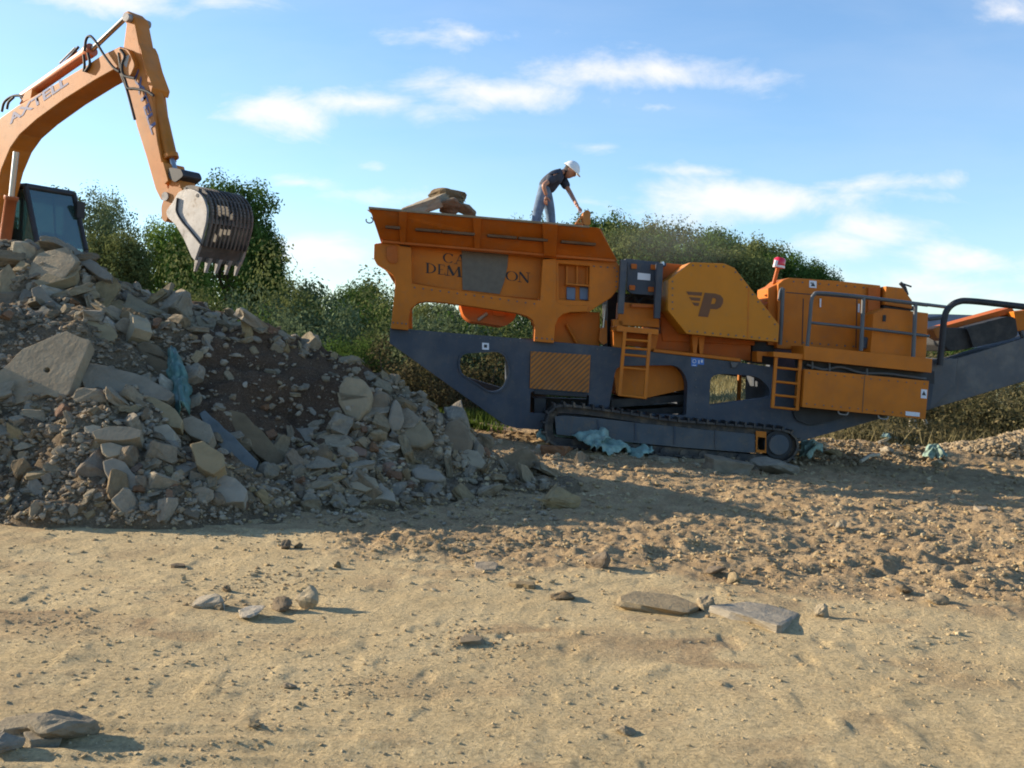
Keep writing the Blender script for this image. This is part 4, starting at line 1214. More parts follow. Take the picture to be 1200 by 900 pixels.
# the rest of the load, mostly below the rim
mb = MB()
zt = C.loc(560, 282, .3)
vs = []
us = np.linspace(C.loc(455, 275, .3).x, C.loc(712, 296, .3).x, 40); ws = np.linspace(-.05, 2.45, 18)
for u_i in us:
    for w_i in ws:
        xc = C.loc(520, 280, .3).x
        hump = .42 * math.exp(-((u_i - xc) / .75) ** 2) * math.exp(-((w_i - .9) / .9) ** 2)
        vs.append((u_i, w_i, C.loc(560, 284, .3).z + .10 * mnoise.noise(Vector((u_i * 3, w_i * 3, 0))) + hump - .06))
fs = [(i * 18 + j, (i + 1) * 18 + j, (i + 1) * 18 + j + 1, i * 18 + j + 1) for i in range(39) for j in range(17)]
mb.add([C.mw @ Vector(v) for v in vs], fs)
mb.build('hopper_rubble', M['earthstone'], kind='stuff', label='mixed stone and earth filling the crusher hopper', cat='rubble')

# ------------------------------------------------------------------ excavator
E = Frame(170, 120, 17.5, R(-30), 0)
sh_ = E.loc(-25, 300, 0).x - .15
E.O = E.O + E.u * sh_
E.O.z = 1.3
E.mw.translation = E.O
exc = empty('excavator', E.mw, label='orange tracked excavator holding a slotted riddle bucket over the rubble heap', cat='excavator')
et = lambda *a, **k: E.part(*a, parent=exc, **k)
boom = et('boom', 'exorange', [(141, 54), (144.5, 62), (143, 72), (137, 80), (110, 95), (75, 117), (42, 141), (24, 157), (12, 174), (2, 198), (-9, 240), (-18, 300), (-30, 316), (-46, 305), (-48, 270), (-42, 220), (-30, 180), (-15, 155), (0, 138), (20, 124), (60, 101), (100, 77), (118, 65)], 0, .44, bevel=.02)
arm = et('arm', 'exorange', [(143, 22), (144, 15.5), (150, 12.5), (157, 19), (164, 55), (170, 85), (178, 110), (185, 165), (193, 204), (199, 226), (195, 236), (188, 234), (182, 222), (171, 183), (160, 148), (150.5, 110), (143, 86), (144.5, 55), (148, 28)], .07, .37, bevel=.02)
mb = MB()   # thicker front flange of the arm
E.prism(mb, [(162, 50), (165.5, 58), (171, 80), (179, 102), (177, 110), (170, 86)], .04, .40); mb.build('arm_gusset', M['exorange'], arm, bevel=.012)
mb = MB(); mb.tube([E.loc(147, 20, -.03), E.loc(147, 20, 0).xyz + Vector((0, .47, 0))], .07, 14); mb.tube([E.loc(150, 72, -.03), E.loc(150, 72, 0) + Vector((0, .47, 0))], .1, 16); mb.tube([E.loc(193, 230, -.03), E.loc(193, 230, 0) + Vector((0, .47, 0))], .07, 14)
mb.build('pivot_pin', M['steel'], arm)
mb = MB(); E.prism(mb, rounded([(139, 55), (150, 58), (158, 76), (152, 90), (140, 86)], 4), -.03, .47); mb.build('boom_nose', M['exorange'], boom, bevel=.012)
def cylinder(a, b, c, r, rr_, wz, mk='exorange', parent=exc):
    Cy = empty('hydraulic_cylinder'); Cy.parent = parent
    A, B_, D = E.loc(*a, wz), E.loc(*b, wz), E.loc(*c, wz)
    mb = MB(); mb.tube([A, A.lerp(B_, .93), A.lerp(B_, .935), B_], [r, r, r * 1.2, r * 1.2], 14); mb.build('barrel', M[mk], Cy)
    mb = MB(); mb.tube([B_, D], rr_, 10); mb.build('rod', M['chrome'], Cy)
    return Cy
M['redcyl'] = mat('red_brown_cylinder', (.42, .12, .04), .45, var=.12, scale=4)
cylinder((28, 114), (108, 58), (147, 21), .095, .045, .2, 'redcyl')
cylinder((3, 300), (13.5, 230), (19, 178), .10, .05, -.17, 'redcyl')
cylinder((3, 300), (13.5, 230), (19, 178), .10, .05, .58, 'redcyl')
cylinder((182.5, 106), (201, 186), (206, 205), .10, .05, .22)
mb = MB(); E.prism(mb, [(22, 122), (30, 108), (38, 104), (36, 116)], .08, .34); mb.build('cylinder_lug', M['exorange'], boom, bevel=.01)
mb = MB(); E.prism(mb, rounded([(198, 196), (212, 198), (215, 206), (205, 214), (197, 208)], 3), .02, .42); mb.build('linkage', M['dark'], arm, bevel=.015)
mb = MB(); E.prism(mb, [(198, 206), (209, 206), (214, 226), (206, 232), (198, 222)], .05, .38); mb.build('bucket_link', M['exorange'], arm, bevel=.015)
mb = MB(); E.prism(mb, [(186, 190), (191, 190), (197, 212), (193, 216)], .0, .44); mb.build('link_bar', M['exorange'], arm, bevel=.01)
mb = MB(); mb.tube([E.loc(187, 112, .36), E.loc(206, 190, .36)], .016, 6); mb.build('guide_rod', M['chrome'], arm)
hose = lambda pts, wz, r=.022: smooth_path([E.loc(*p, wz) for p in pts], 7)
mb = MB()
for pts, wz in ((((99, 60), (101, 46), (106, 42.5), (113, 50), (121, 63), (132, 78), (140, 84)), -.05), (((103, 62), (105, 75), (100, 84)), -.03), (((98, 64), (99, 76), (98, 84)), -.03),
                (((140, 82), (146, 92), (150, 103), (158, 104), (172, 107), (180, 112)), -.03), (((139, 62), (141, 75), (142, 86), (149, 106), (158, 140)), -.02), (((141, 58), (146, 66), (143, 76), (145, 88), (158, 92)), -.04),
                (((2, 131), (5, 120), (13, 113.5), (22, 112), (28, 115)), .1), (((8, 128), (10, 120), (16, 114)), .05), (((28, 112), (50, 94), (75, 74), (92, 55)), .3)):
    mb.tube(hose(pts, wz), .024, 6)
mb.build('hydraulic_hose', M['black'], exc)
mb = MB()
for a, b in (((38, 104), (60, 88)), ((62, 85), (90, 60)), ((70, 74), (88, 56))): mb.tube([E.loc(*a, .32), E.loc(*b, .32)], .016, 6)
mb.build('steel_pipe', M['steel'], boom)
# lettering on boom and arm
def plane_text(name, body, A, B_, size_px, wz, mk, parent, frame=E, space=1.0):
    cu = bpy.data.curves.new('t', 'FONT'); cu.body = body; cu.size = 1; cu.offset = .026; cu.space_character = space
    o = bpy.data.objects.new('t', cu); COL.objects.link(o)
    me = bpy.data.meshes.new_from_object(o.evaluated_get(bpy.context.evaluated_depsgraph_get()))
    bpy.data.objects.remove(o)
    a, b = frame.loc(*A, wz), frame.loc(*B_, wz)
    wd = max(v.co.x for v in me.vertices)
    ex = (b - a) / wd; ey = Vector((-ex.z, 0, ex.x)).normalized()
    hgt = size_px / F * 17.6 / .7
    for v in me.vertices: v.co = a + ex * v.co.x + ey * v.co.y * hgt
    me.materials.clear()
    return link(name, me, M[mk], parent)
plane_text('lettering', 'AXTELL', (12, 145), (80, 98), 11, -.004, 'blueletter', boom)
plane_text('lettering', 'AXTELL', (153.5, 80), (178, 158), 10.5, .064, 'blueletter', arm)
# quick hitch and riddle bucket
et('quick_hitch', 'exorange', rounded([(197, 220), (205, 218), (214, 221), (214, 229), (203, 236), (199, 248), (194, 261), (189.5, 257), (189, 242), (193, 230)], 3), .0, .44, bevel=.015)
bk = empty('bucket'); bk.parent = exc
W0, W1 = -.28, .72
side = rounded([(209, 225), (220, 220.5), (231, 223.5), (238.5, 232), (242.5, 245), (241.5, 259), (236, 281), (232, 294), (228, 305), (224.5, 301), (215.5, 280), (205.5, 263), (196, 254.5), (194.5, 247.5), (203, 236)], [4, 5, 5, 5, 5, 4, 2, 2, 1, 2, 4, 4, 3, 3, 5])
sidew = [E.loc(*p, W0) for p in side]
for w_ in (W0, W1 - .05):
    mb = MB(); mb.prism([Vector((p.x, w_, p.z)) for p in sidew], [Vector((p.x, w_ + .05, p.z)) for p in sidew])
    sp = mb.build('side_plate', M['steel'], bk, bevel=.008)
    if w_ == W0:
        mb = MB()
        rib = smooth_path([E.loc(*p, W0 - .012) for p in ((208, 232), (207, 240), (207, 248), (213, 259), (223, 271), (236, 287))], 5)
        mb.tube(rib, .018, 6); mb.build('edge_rib', M['dark'], sp)
        mb = MB(); c = E.loc(231, 229, W0 - .004); mb.tube([c, c + Vector((0, .03, 0))], .03, 12); mb.build('lug_hole', M['dark'], sp)
prof = smooth_path([E.loc(*p, W0) for p in ((214, 222), (221, 220.8), (231, 223.8), (238.3, 232.5), (242, 245), (241, 259), (236.5, 278), (234, 287))], 4)
nb = 11
mb = MB()
for k in range(nb):
    w_ = W0 + .08 + (W1 - W0 - .16) * k / (nb - 1)
    for a, b in zip(prof, prof[1:]):
        d = (b - a).normalized(); nn = Vector((d.z, 0, -d.x)) * -.06
        mb.hexa([Vector((q_.x, w_ - .016, q_.z)) for q_ in (a, b, b + nn, a + nn)] + [Vector((q_.x, w_ + .016, q_.z)) for q_ in (a, b, b + nn, a + nn)])
M['barsteel'] = mat('dark_worn_steel', (.085, .075, .066), .6, .3, var=.3, scale=6, dirt=(.3, .25, .19), dirt_amt=.5)
mb.build('screen_bar', M['barsteel'], bk)
mb = MB()
for p in ((242.5, 258), (239.5, 233), (229, 222.5), (214, 222)):
    c = E.loc(*p, W0); mb.box((c.x - .035, W0 + .05, c.z - .04), (c.x + .02, W1 - .05, c.z + .04))
mb.build('cross_bar', M['barsteel'], bk, bevel=.006)
mb = MB(); E.prism(mb, [(236, 280), (233.2, 293), (228.5, 306), (226.5, 304), (231, 290), (234, 280)], W0 + .05, W1 - .05)
mb.build('lip_plate', M['barsteel'], bk, bevel=.005)
for k in range(5):
    w_ = W0 + .04 + (W1 - W0 - .15) * k / 4
    a = E.loc(229, 301, W0); b = E.loc(224.5, 318, W0); s2 = .035
    mb = MB(); mb.hexa([(a.x - .05, w_, a.z), (a.x + .04, w_, a.z), (a.x + .04, w_ + .07, a.z), (a.x - .05, w_ + .07, a.z), (b.x - .012, w_ + .01, b.z), (b.x + .012, w_ + .01, b.z), (b.x + .012, w_ + .06, b.z), (b.x - .012, w_ + .06, b.z)])
    mb.build('tooth', M['steel'], bk, bevel=.006)
# added pale stones standing in for sunlit bucket interior seen through the bars
for k, (px, py, w_, d) in enumerate(((222, 246, -.05, (.42, .42, .3)), (221, 272, .0, (.35, .4, .3)), (226, 240, .55, (.3, .3, .3)))):
    stone('rubble_stone', 'lump', 'pale', E.world(px, py, w_), d, (k, k * .7, 1), k + 4, label=('added pale stone for a sunlit patch behind the upper bars in the excavator bucket', 'added pale stone for a sunlit patch low behind the bars in the excavator bucket', 'added pale stone for a sunlit patch at the far side inside the excavator bucket')[k], cat='stone', group='added stones in the excavator bucket')
# cab
cabo = empty('cab'); cabo.parent = exc
cw0, cw1 = .58, 1.62
TF, BF = E.loc(30, 218.5, cw0), E.loc(44, 286, cw0)
BF2 = Vector((BF.x + .02, cw0, BF.z - .75))
TB = Vector((TF.x - 1.55, cw0, TF.z + .0)); BB = Vector((TF.x - 1.6, cw0, BF2.z))
def post(name, a, b, r=.05, mk='dark'):
    mb = MB(); mb.tube([a, b], r, 8); mb.build(name, M[mk], cabo)
for w_ in (cw0, cw1):
    z = Vector((0, w_ - cw0, 0))
    post('cab_pillar', TF + z, BF + z); post('cab_pillar', BF + z, BF2 + z); post('cab_pillar', TB + z, BB + z)
    m1 = TF.lerp(TB, .38); post('cab_pillar', m1 + z, Vector((m1.x + .18, 0, BF2.z)) + Vector((0, w_, 0)), .035)
    post('roof_edge', TF + z, TB + z)
Z1 = Vector((0, cw1 - cw0, 0))
post('roof_edge', TF, TF + Z1); post('roof_edge', TB, TB + Z1); post('cab_sill', BF2, BF2 + Z1, .06)
mb = MB(); r0_ = Vector((0, 0, .07)); mb.hexa([TF, TB, TB + Z1, TF + Z1, TF + r0_, TB + r0_, TB + Z1 + r0_, TF + Z1 + r0_]); mb.build('cab_roof', M['dark'], cabo, bevel=.03)
def pane(a, b, c, d, n):
    mb = MB(); t = n * .012
    mb.hexa([a, b, c, d, a + t, b + t, c + t, d + t]); mb.build('window', M['glass'], cabo)
pane(TF, TF + Z1, BF + Z1, BF, Vector((-1, 0, 0)))
pane(BF, BF + Z1, BF2 + Z1, BF2, Vector((-1, 0, 0)))
pane(TF, BF, Vector((TB.x, cw0, BF.z)), TB, Vector((0, 1, 0)))
pane(TF + Z1, BF + Z1, Vector((TB.x, cw1, BF.z)), TB + Z1, Vector((0, -1, 0)))
mb = MB(); mb.box((TB.x, cw0, BF2.z - .1), (BF2.x, cw1, BF2.z)); mb.box((BF2.x - .09, cw0 + .03, BF2.z), (BF2.x - .03, cw1 - .03, BF.z - .12)); mb.box((TB.x, cw0 + .02, BF2.z), (TB.x + .06, cw1 - .02, BF.z + .1)); mb.build('cab_base', M['dark'], cabo, bevel=.02)
mb = MB(); mb.box((TB.x + .25, cw0 + .3, BF2.z), (TB.x + .75, cw1 - .25, BF2.z + .5)); mb.box((TB.x + .2, cw0 + .3, BF2.z + .5), (TB.x + .36, cw1 - .25, BF2.z + 1.15)); mb.build('seat', M['black'], cabo, bevel=.05)
mb = MB(); mb.box((BF2.x - .5, cw0 + .12, BF2.z), (BF2.x - .38, cw0 + .22, BF2.z + .62)); mb.box((BF2.x - .53, cw0 + .08, BF2.z + .6), (BF2.x - .36, cw0 + .3, BF2.z + .72)); mb.build('control_console', M['black'], cabo, bevel=.02)
mb = MB(); p = E.loc(94, 246, cw1); mb.tube([TF + Z1 + Vector((.0, 0, -.3)), p], .014, 6); mb.box((p.x - .03, cw1 - .09, p.z - .16), (p.x + .03, cw1 + .09, p.z + .16)); mb.build('mirror', M['black'], cabo, bevel=.02)
# upper body and undercarriage (behind the heap, mostly out of the picture)
x0 = E.loc(-25, 300, 0).x
mb = MB(); mb.box((x0 - 2.9, -.95, 1.0), (x0 + .15, .5, 1.25)); mb.box((x0 - 2.9, -.95, 1.25), (x0 - .5, -.02, 2.0)); mb.box((x0 - 2.9, .5, 1.0), (x0 - 1.1, 1.55, 2.0)); mb.build('engine_deck', M['exorange'], exc, bevel=.05)
mb = MB(); mb.box((x0 - 3.5, -.95, .95), (x0 - 2.9 - .004, 1.55, 2.05)); mb.build('counterweight', M['dark'], exc, bevel=.12)
mb = MB(); mb.tube([(x0 - 1.1, .3, .75), (x0 - 1.1, .3, 1.0)], .6, 24); mb.build('slew_ring', M['dark'], exc)
for w_ in (-1.1, 1.1):
    mb = MB(); L_ = []
    for k in range(48):
        a = 2 * PI * k / 48
        L_.append(Vector((x0 - 1.1 + 1.55 * max(-1, min(1, 1.5 * math.cos(a))) + .38 * math.cos(a), w_, .40 + .40 * max(-1, min(1, 1.4 * math.sin(a))))))
    inn = [Vector((x0 - 1.1 + (p.x - x0 + 1.1) * .9, p.y, .4 + (p.z - .4) * .7)) for p in L_]
    mb.prism(L_, [p + Vector((0, .55, 0)) for p in L_], [(inn, [p + Vector((0, .55, 0)) for p in inn])])
    tr = mb.build('crawler_track', M['trackmetal'], exc)
    mb = MB(); mb.box((x0 - 2.7, w_ + .1, .15), (x0 + .5, w_ + .45, .65)); mb.build('track_frame', M['dark'], tr, bevel=.03)
mb = MB(); mb.box((x0 - 1.7, -.55, .3), (x0 - .5, 1.1, .75)); mb.build('undercarriage', M['dark'], exc, bevel=.04)

# ------------------------------------------------------------------ rubble heap: the pieces one can name
def sl(name, mk, poly, off, nrm, th, label, cat, group='large slabs in the rubble heap', **k):
    cx = sum(p[0] for p in poly) / len(poly); cy = sum(p[1] for p in poly) / len(poly)
    Y = hit(cx, cy).y + off
    return slab_px(name, mk, poly, Y, nrm, th, label=label, cat=cat, group=group, **k)


hole = [(55 + 3.6 * math.cos(a), 433.5 + 3.2 * math.sin(a)) for a in np.linspace(0, 2 * PI, 12, endpoint=False)]
sl('concrete_slab', 'stone', [(-20, 446), (3, 432), (28, 408), (52, 398), (78, 387.5), (106, 399), (98, 418), (88, 442), (80, 462), (74, 466), (55, 462), (30, 470), (-20, 484)], -.22, (-.12, -.82, .55), .16, 'biggest tan concrete slab, leaning on the heap with a small round hole in it', 'slab', holes=[hole])
sl('concrete_slab', 'concrete', [(-20, 378), (6, 370), (20, 376), (50, 394), (46, 402), (22, 416), (-20, 436)], .12, (.05, -.8, .6), .16, 'grey slab behind the slab with the round hole, at the left edge of the photo', 'slab')
sl('concrete_slab', 'stone', [(72, 378), (100, 374), (128, 378), (138, 392), (132, 402), (134, 412), (110, 415), (100, 400), (78, 388)], .0, (.1, -.62, .78), .15, 'tan flat slab lying above the tip of the holed slab', 'slab')
sl('stone_shard', 'pale', [(151, 364.5), (156, 372), (158.5, 384), (154, 394), (147, 403), (141, 401), (143, 388), (146, 374)], -.05, (-.75, -.6, .25), .22, 'pale pointed shard standing upright and lit by the sun on the heap', 'stone')
sl('concrete_slab', 'concrete', [(160, 377), (203, 377), (206, 381), (204, 390), (162, 388)], .0, (.0, -.9, .3), .5, 'straight edged flat grey slab just right of the sunlit upright shard', 'slab')
sl('concrete_slab', 'concrete', [(88, 436), (98, 425), (128, 429), (170, 441), (190, 452), (205, 462), (196, 470), (160, 466), (128, 462), (100, 457)], -.16, (.12, -.7, .7), .14, 'long flat grey slab under the boulder at mid height of the heap', 'slab')
sl('concrete_slab', 'stone', [(168, 462), (182, 466), (206, 480), (214, 492), (212, 502), (200, 500), (182, 486), (168, 474)], -.18, (.0, -.75, .65), .14, 'tan plank shaped slab sloping down left of the teal sheet', 'slab')
sl('concrete_block', 'pale', [(179, 500), (196, 496.5), (205, 506), (205, 518), (186, 523), (181, 514)], -.2, (-.1, -.85, .5), .2, 'pale square block below the tan plank shaped slab', 'block')
sl('concrete_beam', 'earthstone', [(258, 486), (270, 480), (286, 484), (312, 510), (333, 534), (331, 543), (318, 546), (300, 532), (272, 506)], -.24, (.1, -.8, .6), .22, 'long brown beam lying down the slope right of the blue grey board', 'beam')
sl('timber_board', 'bluestone', [(233, 484), (240, 480), (256, 494), (284, 522), (303, 541), (299, 553), (284, 549), (262, 528), (246, 508)], -.22, (.0, -.8, .6), .09, 'blue grey weathered board lying down the slope beside the brown beam', 'board')
sl('concrete_slab', 'pale', [(247, 560), (256, 554), (276, 560), (290, 574), (286, 588), (262, 590), (245, 582)], -.15, (.05, -.75, .65), .16, 'pale broad slab at the foot of the heap below the blue grey board', 'slab')
sl('concrete_slab', 'concrete', [(120, 540), (132, 536), (146, 541), (162, 560), (160, 572), (146, 574), (130, 566), (122, 552)], -.2, (.05, -.78, .6), .2, 'grey oblong block with rounded corners low on the left front of the heap', 'block')
sl('concrete_slab', 'stone', [(214, 490), (226, 487), (246, 497), (250, 510), (244, 520), (222, 510), (212, 500)], -.2, (-.05, -.8, .6), .18, 'tan block touching the foot of the upright teal sheet', 'block')
sl('concrete_slab', 'stone', [(222, 520), (238, 516), (262, 532), (264, 546), (250, 556), (230, 544)], -.22, (.05, -.75, .65), .18, 'tan slab between the square block and the pale broad slab at the foot', 'slab')
sl('concrete_slab', 'concrete', [(108, 506), (124, 500), (152, 500), (166, 504), (164, 512), (138, 516), (112, 514)], -.18, (.0, -.7, .7), .16, 'grey flat bar shaped slab lying level on the front slope', 'slab')
sl('concrete_slab', 'pale', [(117, 520), (130, 518), (144, 522), (140, 533), (126, 536), (119, 530)], -.18, (.0, -.8, .6), .16, 'small pale triangular chunk just under the level bar shaped slab', 'slab')
# upper ridge
sl('concrete_slab', 'concrete', [(70, 286), (80, 284.5), (98, 296), (118, 312), (131, 321), (130, 328), (122, 327), (104, 316), (84, 300)], -.2, (.0, -.8, .6), .22, 'long grey slab sloping down to the right from the top of the heap', 'slab', 'slabs on the crest of the heap')
sl('concrete_slab', 'stone', [(37, 285), (50, 281), (62, 289), (58, 298), (42, 298)], -.1, (.2, -.8, .5), .2, 'brown angular slab at the very top of the heap below the cab', 'slab', 'slabs on the crest of the heap')
sl('concrete_slab', 'stone', [(40, 330), (54, 320), (76, 313), (92, 316), (88, 323), (66, 330), (46, 336)], -.2, (.0, -.6, .8), .14, 'tan flat slab poking out of the ridge face, its edge catching light', 'slab', 'slabs on the crest of the heap')
sl('concrete_slab', 'concrete', [(36, 338), (46, 334), (60, 350), (76, 360), (74, 370), (58, 370), (42, 354)], -.15, (.1, -.8, .5), .2, 'dark grey slab sloping down under the tan flat slab of the ridge', 'slab', 'slabs on the crest of the heap')
sl('boulder', 'concrete', [(136, 320), (142, 307), (160, 304.5), (174, 311), (178, 324), (174, 334), (152, 336), (138, 332)], .1, (.0, -.85, .5), .5, 'big squarish grey boulder standing on the crest right of the ridge', 'boulder', 'slabs on the crest of the heap', bevel=.05)
sl('concrete_slab', 'concrete', [(180, 342), (188, 334), (210, 331), (240, 333), (254, 338), (252, 350), (230, 354), (200, 352)], .05, (.0, -.85, .5), .3, 'wide grey slab on the crest below the digger bucket', 'slab', 'slabs on the crest of the heap')
sl('concrete_slab', 'pale', [(278, 357), (284, 350), (296, 356), (318, 366), (326, 374), (318, 378), (296, 374), (282, 368)], -.05, (.1, -.8, .55), .2, 'pale slab sloping down at the right end of the upper ridge', 'slab', 'slabs on the crest of the heap')
sl('concrete_slab', 'concrete', [(144, 360), (150, 343), (166, 352), (186, 362), (206, 374), (200, 379), (172, 374), (152, 374)], -.12, (.1, -.75, .6), .25, 'grey broken slab lying below the squarish boulder', 'slab', 'slabs on the crest of the heap')
sl('boulder', 'earthstone', [(157, 404), (168, 398), (184, 403), (196, 416), (203, 432), (198, 444), (184, 446), (168, 428)], -.2, (-.1, -.85, .5), .4, 'brown grey boulder just left of the top of the teal sheet', 'boulder', bevel=.05)
# right shoulder of the heap
sl('boulder', 'stone', [(397, 452), (404, 440), (426, 444), (437, 460), (432, 480), (420, 494), (404, 486), (396, 470)], -.12, (.0, -.9, .4), .5, 'tan cracked boulder on the right shoulder of the heap', 'boulder', 'boulders on the right shoulder of the heap', bevel=.05)
sl('boulder', 'earthstone', [(434, 462), (446, 456), (458, 462), (456, 490), (444, 498), (432, 488)], -.1, (.1, -.9, .35), .4, 'upright brown boulder between the tan cracked one and the blade shaped one', 'boulder', 'boulders on the right shoulder of the heap', bevel=.05)
sl('stone_shard', 'concrete', [(464, 466), (470, 474), (475, 492), (470, 504), (460, 506), (455, 496), (459, 478)], -.2, (.3, -.9, .25), .25, 'grey blade shaped stone standing on edge on the right shoulder', 'stone', 'boulders on the right shoulder of the heap', bevel=.03)
sl('boulder', 'concrete', [(478, 492), (492, 489), (506, 504), (510, 516), (496, 524), (470, 524), (466, 512)], -.15, (.1, -.8, .5), .4, 'grey wedge shaped boulder right of the blade shaped stone', 'boulder', 'boulders on the right shoulder of the heap', bevel=.05)
sl('boulder', 'earthstone', [(524, 494), (536, 488), (546, 496), (556, 518), (552, 530), (536, 534), (522, 528), (516, 510)], -.15, (.15, -.85, .4), .5, 'big rounded brown boulder at the right end of the heap', 'boulder', 'boulders on the right shoulder of the heap', bevel=.05)
sl('boulder', 'pale', [(535, 532), (546, 525), (562, 528), (572, 544), (564, 549), (548, 546)], -.15, (.0, -.75, .6), .25, 'pale flat topped stone in front of the big rounded brown boulder', 'stone', 'boulders on the right shoulder of the heap', bevel=.04)
sl('boulder', 'concrete', [(481, 550), (490, 546), (516, 552), (524, 560), (514, 564), (486, 560)], -.15, (.0, -.7, .7), .2, 'long pale grey stone lying at the foot of the right shoulder', 'stone', 'boulders on the right shoulder of the heap', bevel=.04)
sl('concrete_slab', 'pale', [(411, 562), (424, 556), (440, 560), (444, 570), (428, 576), (412, 572)], -.15, (.0, -.75, .6), .16, 'pale slab on the ground at the foot, left of the pale cracked pair', 'slab', 'boulders on the right shoulder of the heap')
sl('concrete_slab', 'pale', [(424, 580), (434, 572), (446, 566), (462, 578), (464, 588), (446, 584), (430, 586)], -.15, (.0, -.75, .6), .2, 'pale cracked slab nearest the viewer at the foot of the heap', 'slab', 'boulders on the right shoulder of the heap')
sl('boulder', 'stone', [(386, 436), (392, 432), (412, 437), (428, 448), (426, 455), (408, 447)], .05, (-.4, -.5, .8), .3, 'flat tan stone catching the sun on top of the right shoulder', 'stone', 'boulders on the right shoulder of the heap', bevel=.03)
sl('brick', 'brick', [(404, 526), (418, 522), (430, 527), (428, 534), (410, 534)], -.15, (.0, -.8, .6), .12, 'reddish brown brick lying in the middle of the right front slope', 'brick', 'boulders on the right shoulder of the heap')

# teal plastic sheeting: crumpled cloth meshes
def crumple(name, mk, spine, wid, label, seed, lift=.05, world=None):
    """a crumpled strip of sheet: spine world points, half width in m"""
    P = smooth_path(spine, 8); n = 13
    vs = []; rr = random.Random(seed)
    for i, p in enumerate(P):
        t = (P[min(i + 1, len(P) - 1)] - P[max(i - 1, 0)]).normalized()
        sd = t.cross(Vector((0, -.6, .8))).normalized()
        nn = sd.cross(t).normalized()
        prof = wid * (.55 + .45 * math.sin(PI * (i + .5) / len(P))) * (1 + .3 * mnoise.noise(Vector((i * .22, seed, 0))))
        for j in range(n):
            a = (j / (n - 1) - .5) * 2
            q_ = Vector((i * .30, a * 2.2, seed * 2.))
            h = .10 * (abs(mnoise.noise(q_ * .9)) - .25) + .02 * mnoise.noise(q_ * 2.2)
            w_ = p + sd * (a * prof + .03 * mnoise.noise(q_ * 1.2 + Vector((9, 0, 0)))) + (nn * (h * 1.4 + lift * (1 - a * a)) if nn.z > 0 else -nn * (h * 1.4 + lift * (1 - a * a)))
            vs.append(w_)
    fs = [(i * n + j, (i + 1) * n + j, (i + 1) * n + j + 1, i * n + j + 1) for i in range(len(P) - 1) for j in range(n - 1)]
    mb = MB(); c = sum((Vector(v) for v in vs), Vector()) / len(vs)
    mb.add([v - c for v in vs], fs, True)
    o = mb.build(name, M[mk], label=label, cat='plastic sheet', group='scraps of teal plastic sheet')
    o.location = c
    s_ = o.modifiers.new('thick', 'SOLIDIFY'); s_.thickness = .01
    return o
def gp_(px, py, lift=0.):
    p = hit(px, py); p.z += lift; return p
def toward(px, py, d): # a point a little in front of the surface along the sight line
    p = hit(px, py); return p + (CAM - p).normalized() * d
crumple('plastic_sheet', 'tealdark', [toward(203, 418, .12), toward(207, 435, .2), toward(212, 460, .2), toward(216, 488, .15)], .11, 'teal sheet standing like a spike in the middle of the rubble heap', 3, .14)
crumple('plastic_sheet', 'teal', [gp_(641, 524, .08), gp_(655, 521, .30), gp_(672, 522, .32), gp_(690, 526, .28), gp_(705, 530, .15)], .34, 'large crumpled teal sheet on the ground against the left end of the track', 5)
crumple('plastic_sheet', 'teal', [gp_(702, 534, .05), gp_(720, 530, .14), gp_(740, 532, .1), gp_(758, 536, .04)], .26, 'torn pale teal scrap lying right of the large crumpled sheet', 8)
crumple('plastic_sheet', 'teal', [gp_(1036, 519, .1), gp_(1044, 516, .2), gp_(1054, 518, .1), gp_(1066, 518, .08)], .13, 'small teal scrap on the earth ridge behind the crusher', 11)
crumple('plastic_sheet', 'teal', [gp_(1086, 540, .06), gp_(1096, 537, .18), gp_(1106, 540, .06)], .14, 'teal scrap beside the heap of crushed stone', 14)
crumple('plastic_sheet', 'teal', [gp_(942, 540, .05), gp_(950, 533, .2), gp_(960, 532, .1)], .16, 'teal scrap on the ground right of the drive sprocket', 17)

# the many chunks of the heap
def quat_up(n, rr, jit):
    n = (n + Vector((rr.uniform(-jit, jit), rr.uniform(-jit, jit), rr.uniform(-jit, jit)))).normalized()
    q_ = Vector((0, 0, 1)).rotation_difference(n)
    from mathutils import Quaternion
    return (q_ @ Quaternion((0, 0, 1), rr.uniform(0, 2 * PI))).to_euler()


rr = random.Random(21)
ZONES = {
    'crest': ([(-15, 290, 130, 375), (130, 330, 330, 385)], 130, (15, 44), 'on the upper ridge of the heap'),
    'slope': ([(-15, 440, 230, 606), (215, 510, 400, 600)], 300, (10, 38), 'on the front slope of the heap'),
    'shoulder': ([(405, 400, 450, 590), (340, 500, 440, 590), (430, 440, 560, 585), (540, 510, 640, 590)], 170, (9, 36), 'on the right shoulder of the heap'),
    'rim': ([(225, 372, 330, 402), (320, 378, 405, 412)], 34, (8, 24), 'along the upper edge of the dark earth bank'),
    'pit': ([(225, 400, 400, 500)], 40, (4, 14), 'in the dark earth bank of the heap'),
}
KIND = {('concrete', 'slab'): 'grey flat concrete chunk', ('concrete', 'block'): 'grey blocky concrete chunk', ('stone', 'slab'): 'tan flat stone chunk', ('stone', 'lump'): 'tan rounded stone',
        ('pale', 'lump'): 'pale rounded stone', ('earthstone', 'lump'): 'brown earthy stone', ('brick', 'block'): 'reddish brick piece', ('earthstone', 'block'): 'brown blocky chunk', ('concrete', 'lump'): 'grey rounded stone'}
pick = [('concrete', 'slab')] * 7 + [('concrete', 'block')] * 4 + [('stone', 'slab')] * 6 + [('stone', 'lump')] * 2 + [('pale', 'lump')] * 2 + [('earthstone', 'lump')] * 3 + [('brick', 'block')] + [('earthstone', 'block')] * 2 + [('concrete', 'lump')] * 3
NAMEOF = {'slab': 'concrete_slab', 'block': 'concrete_block', 'lump': 'rubble_stone'}
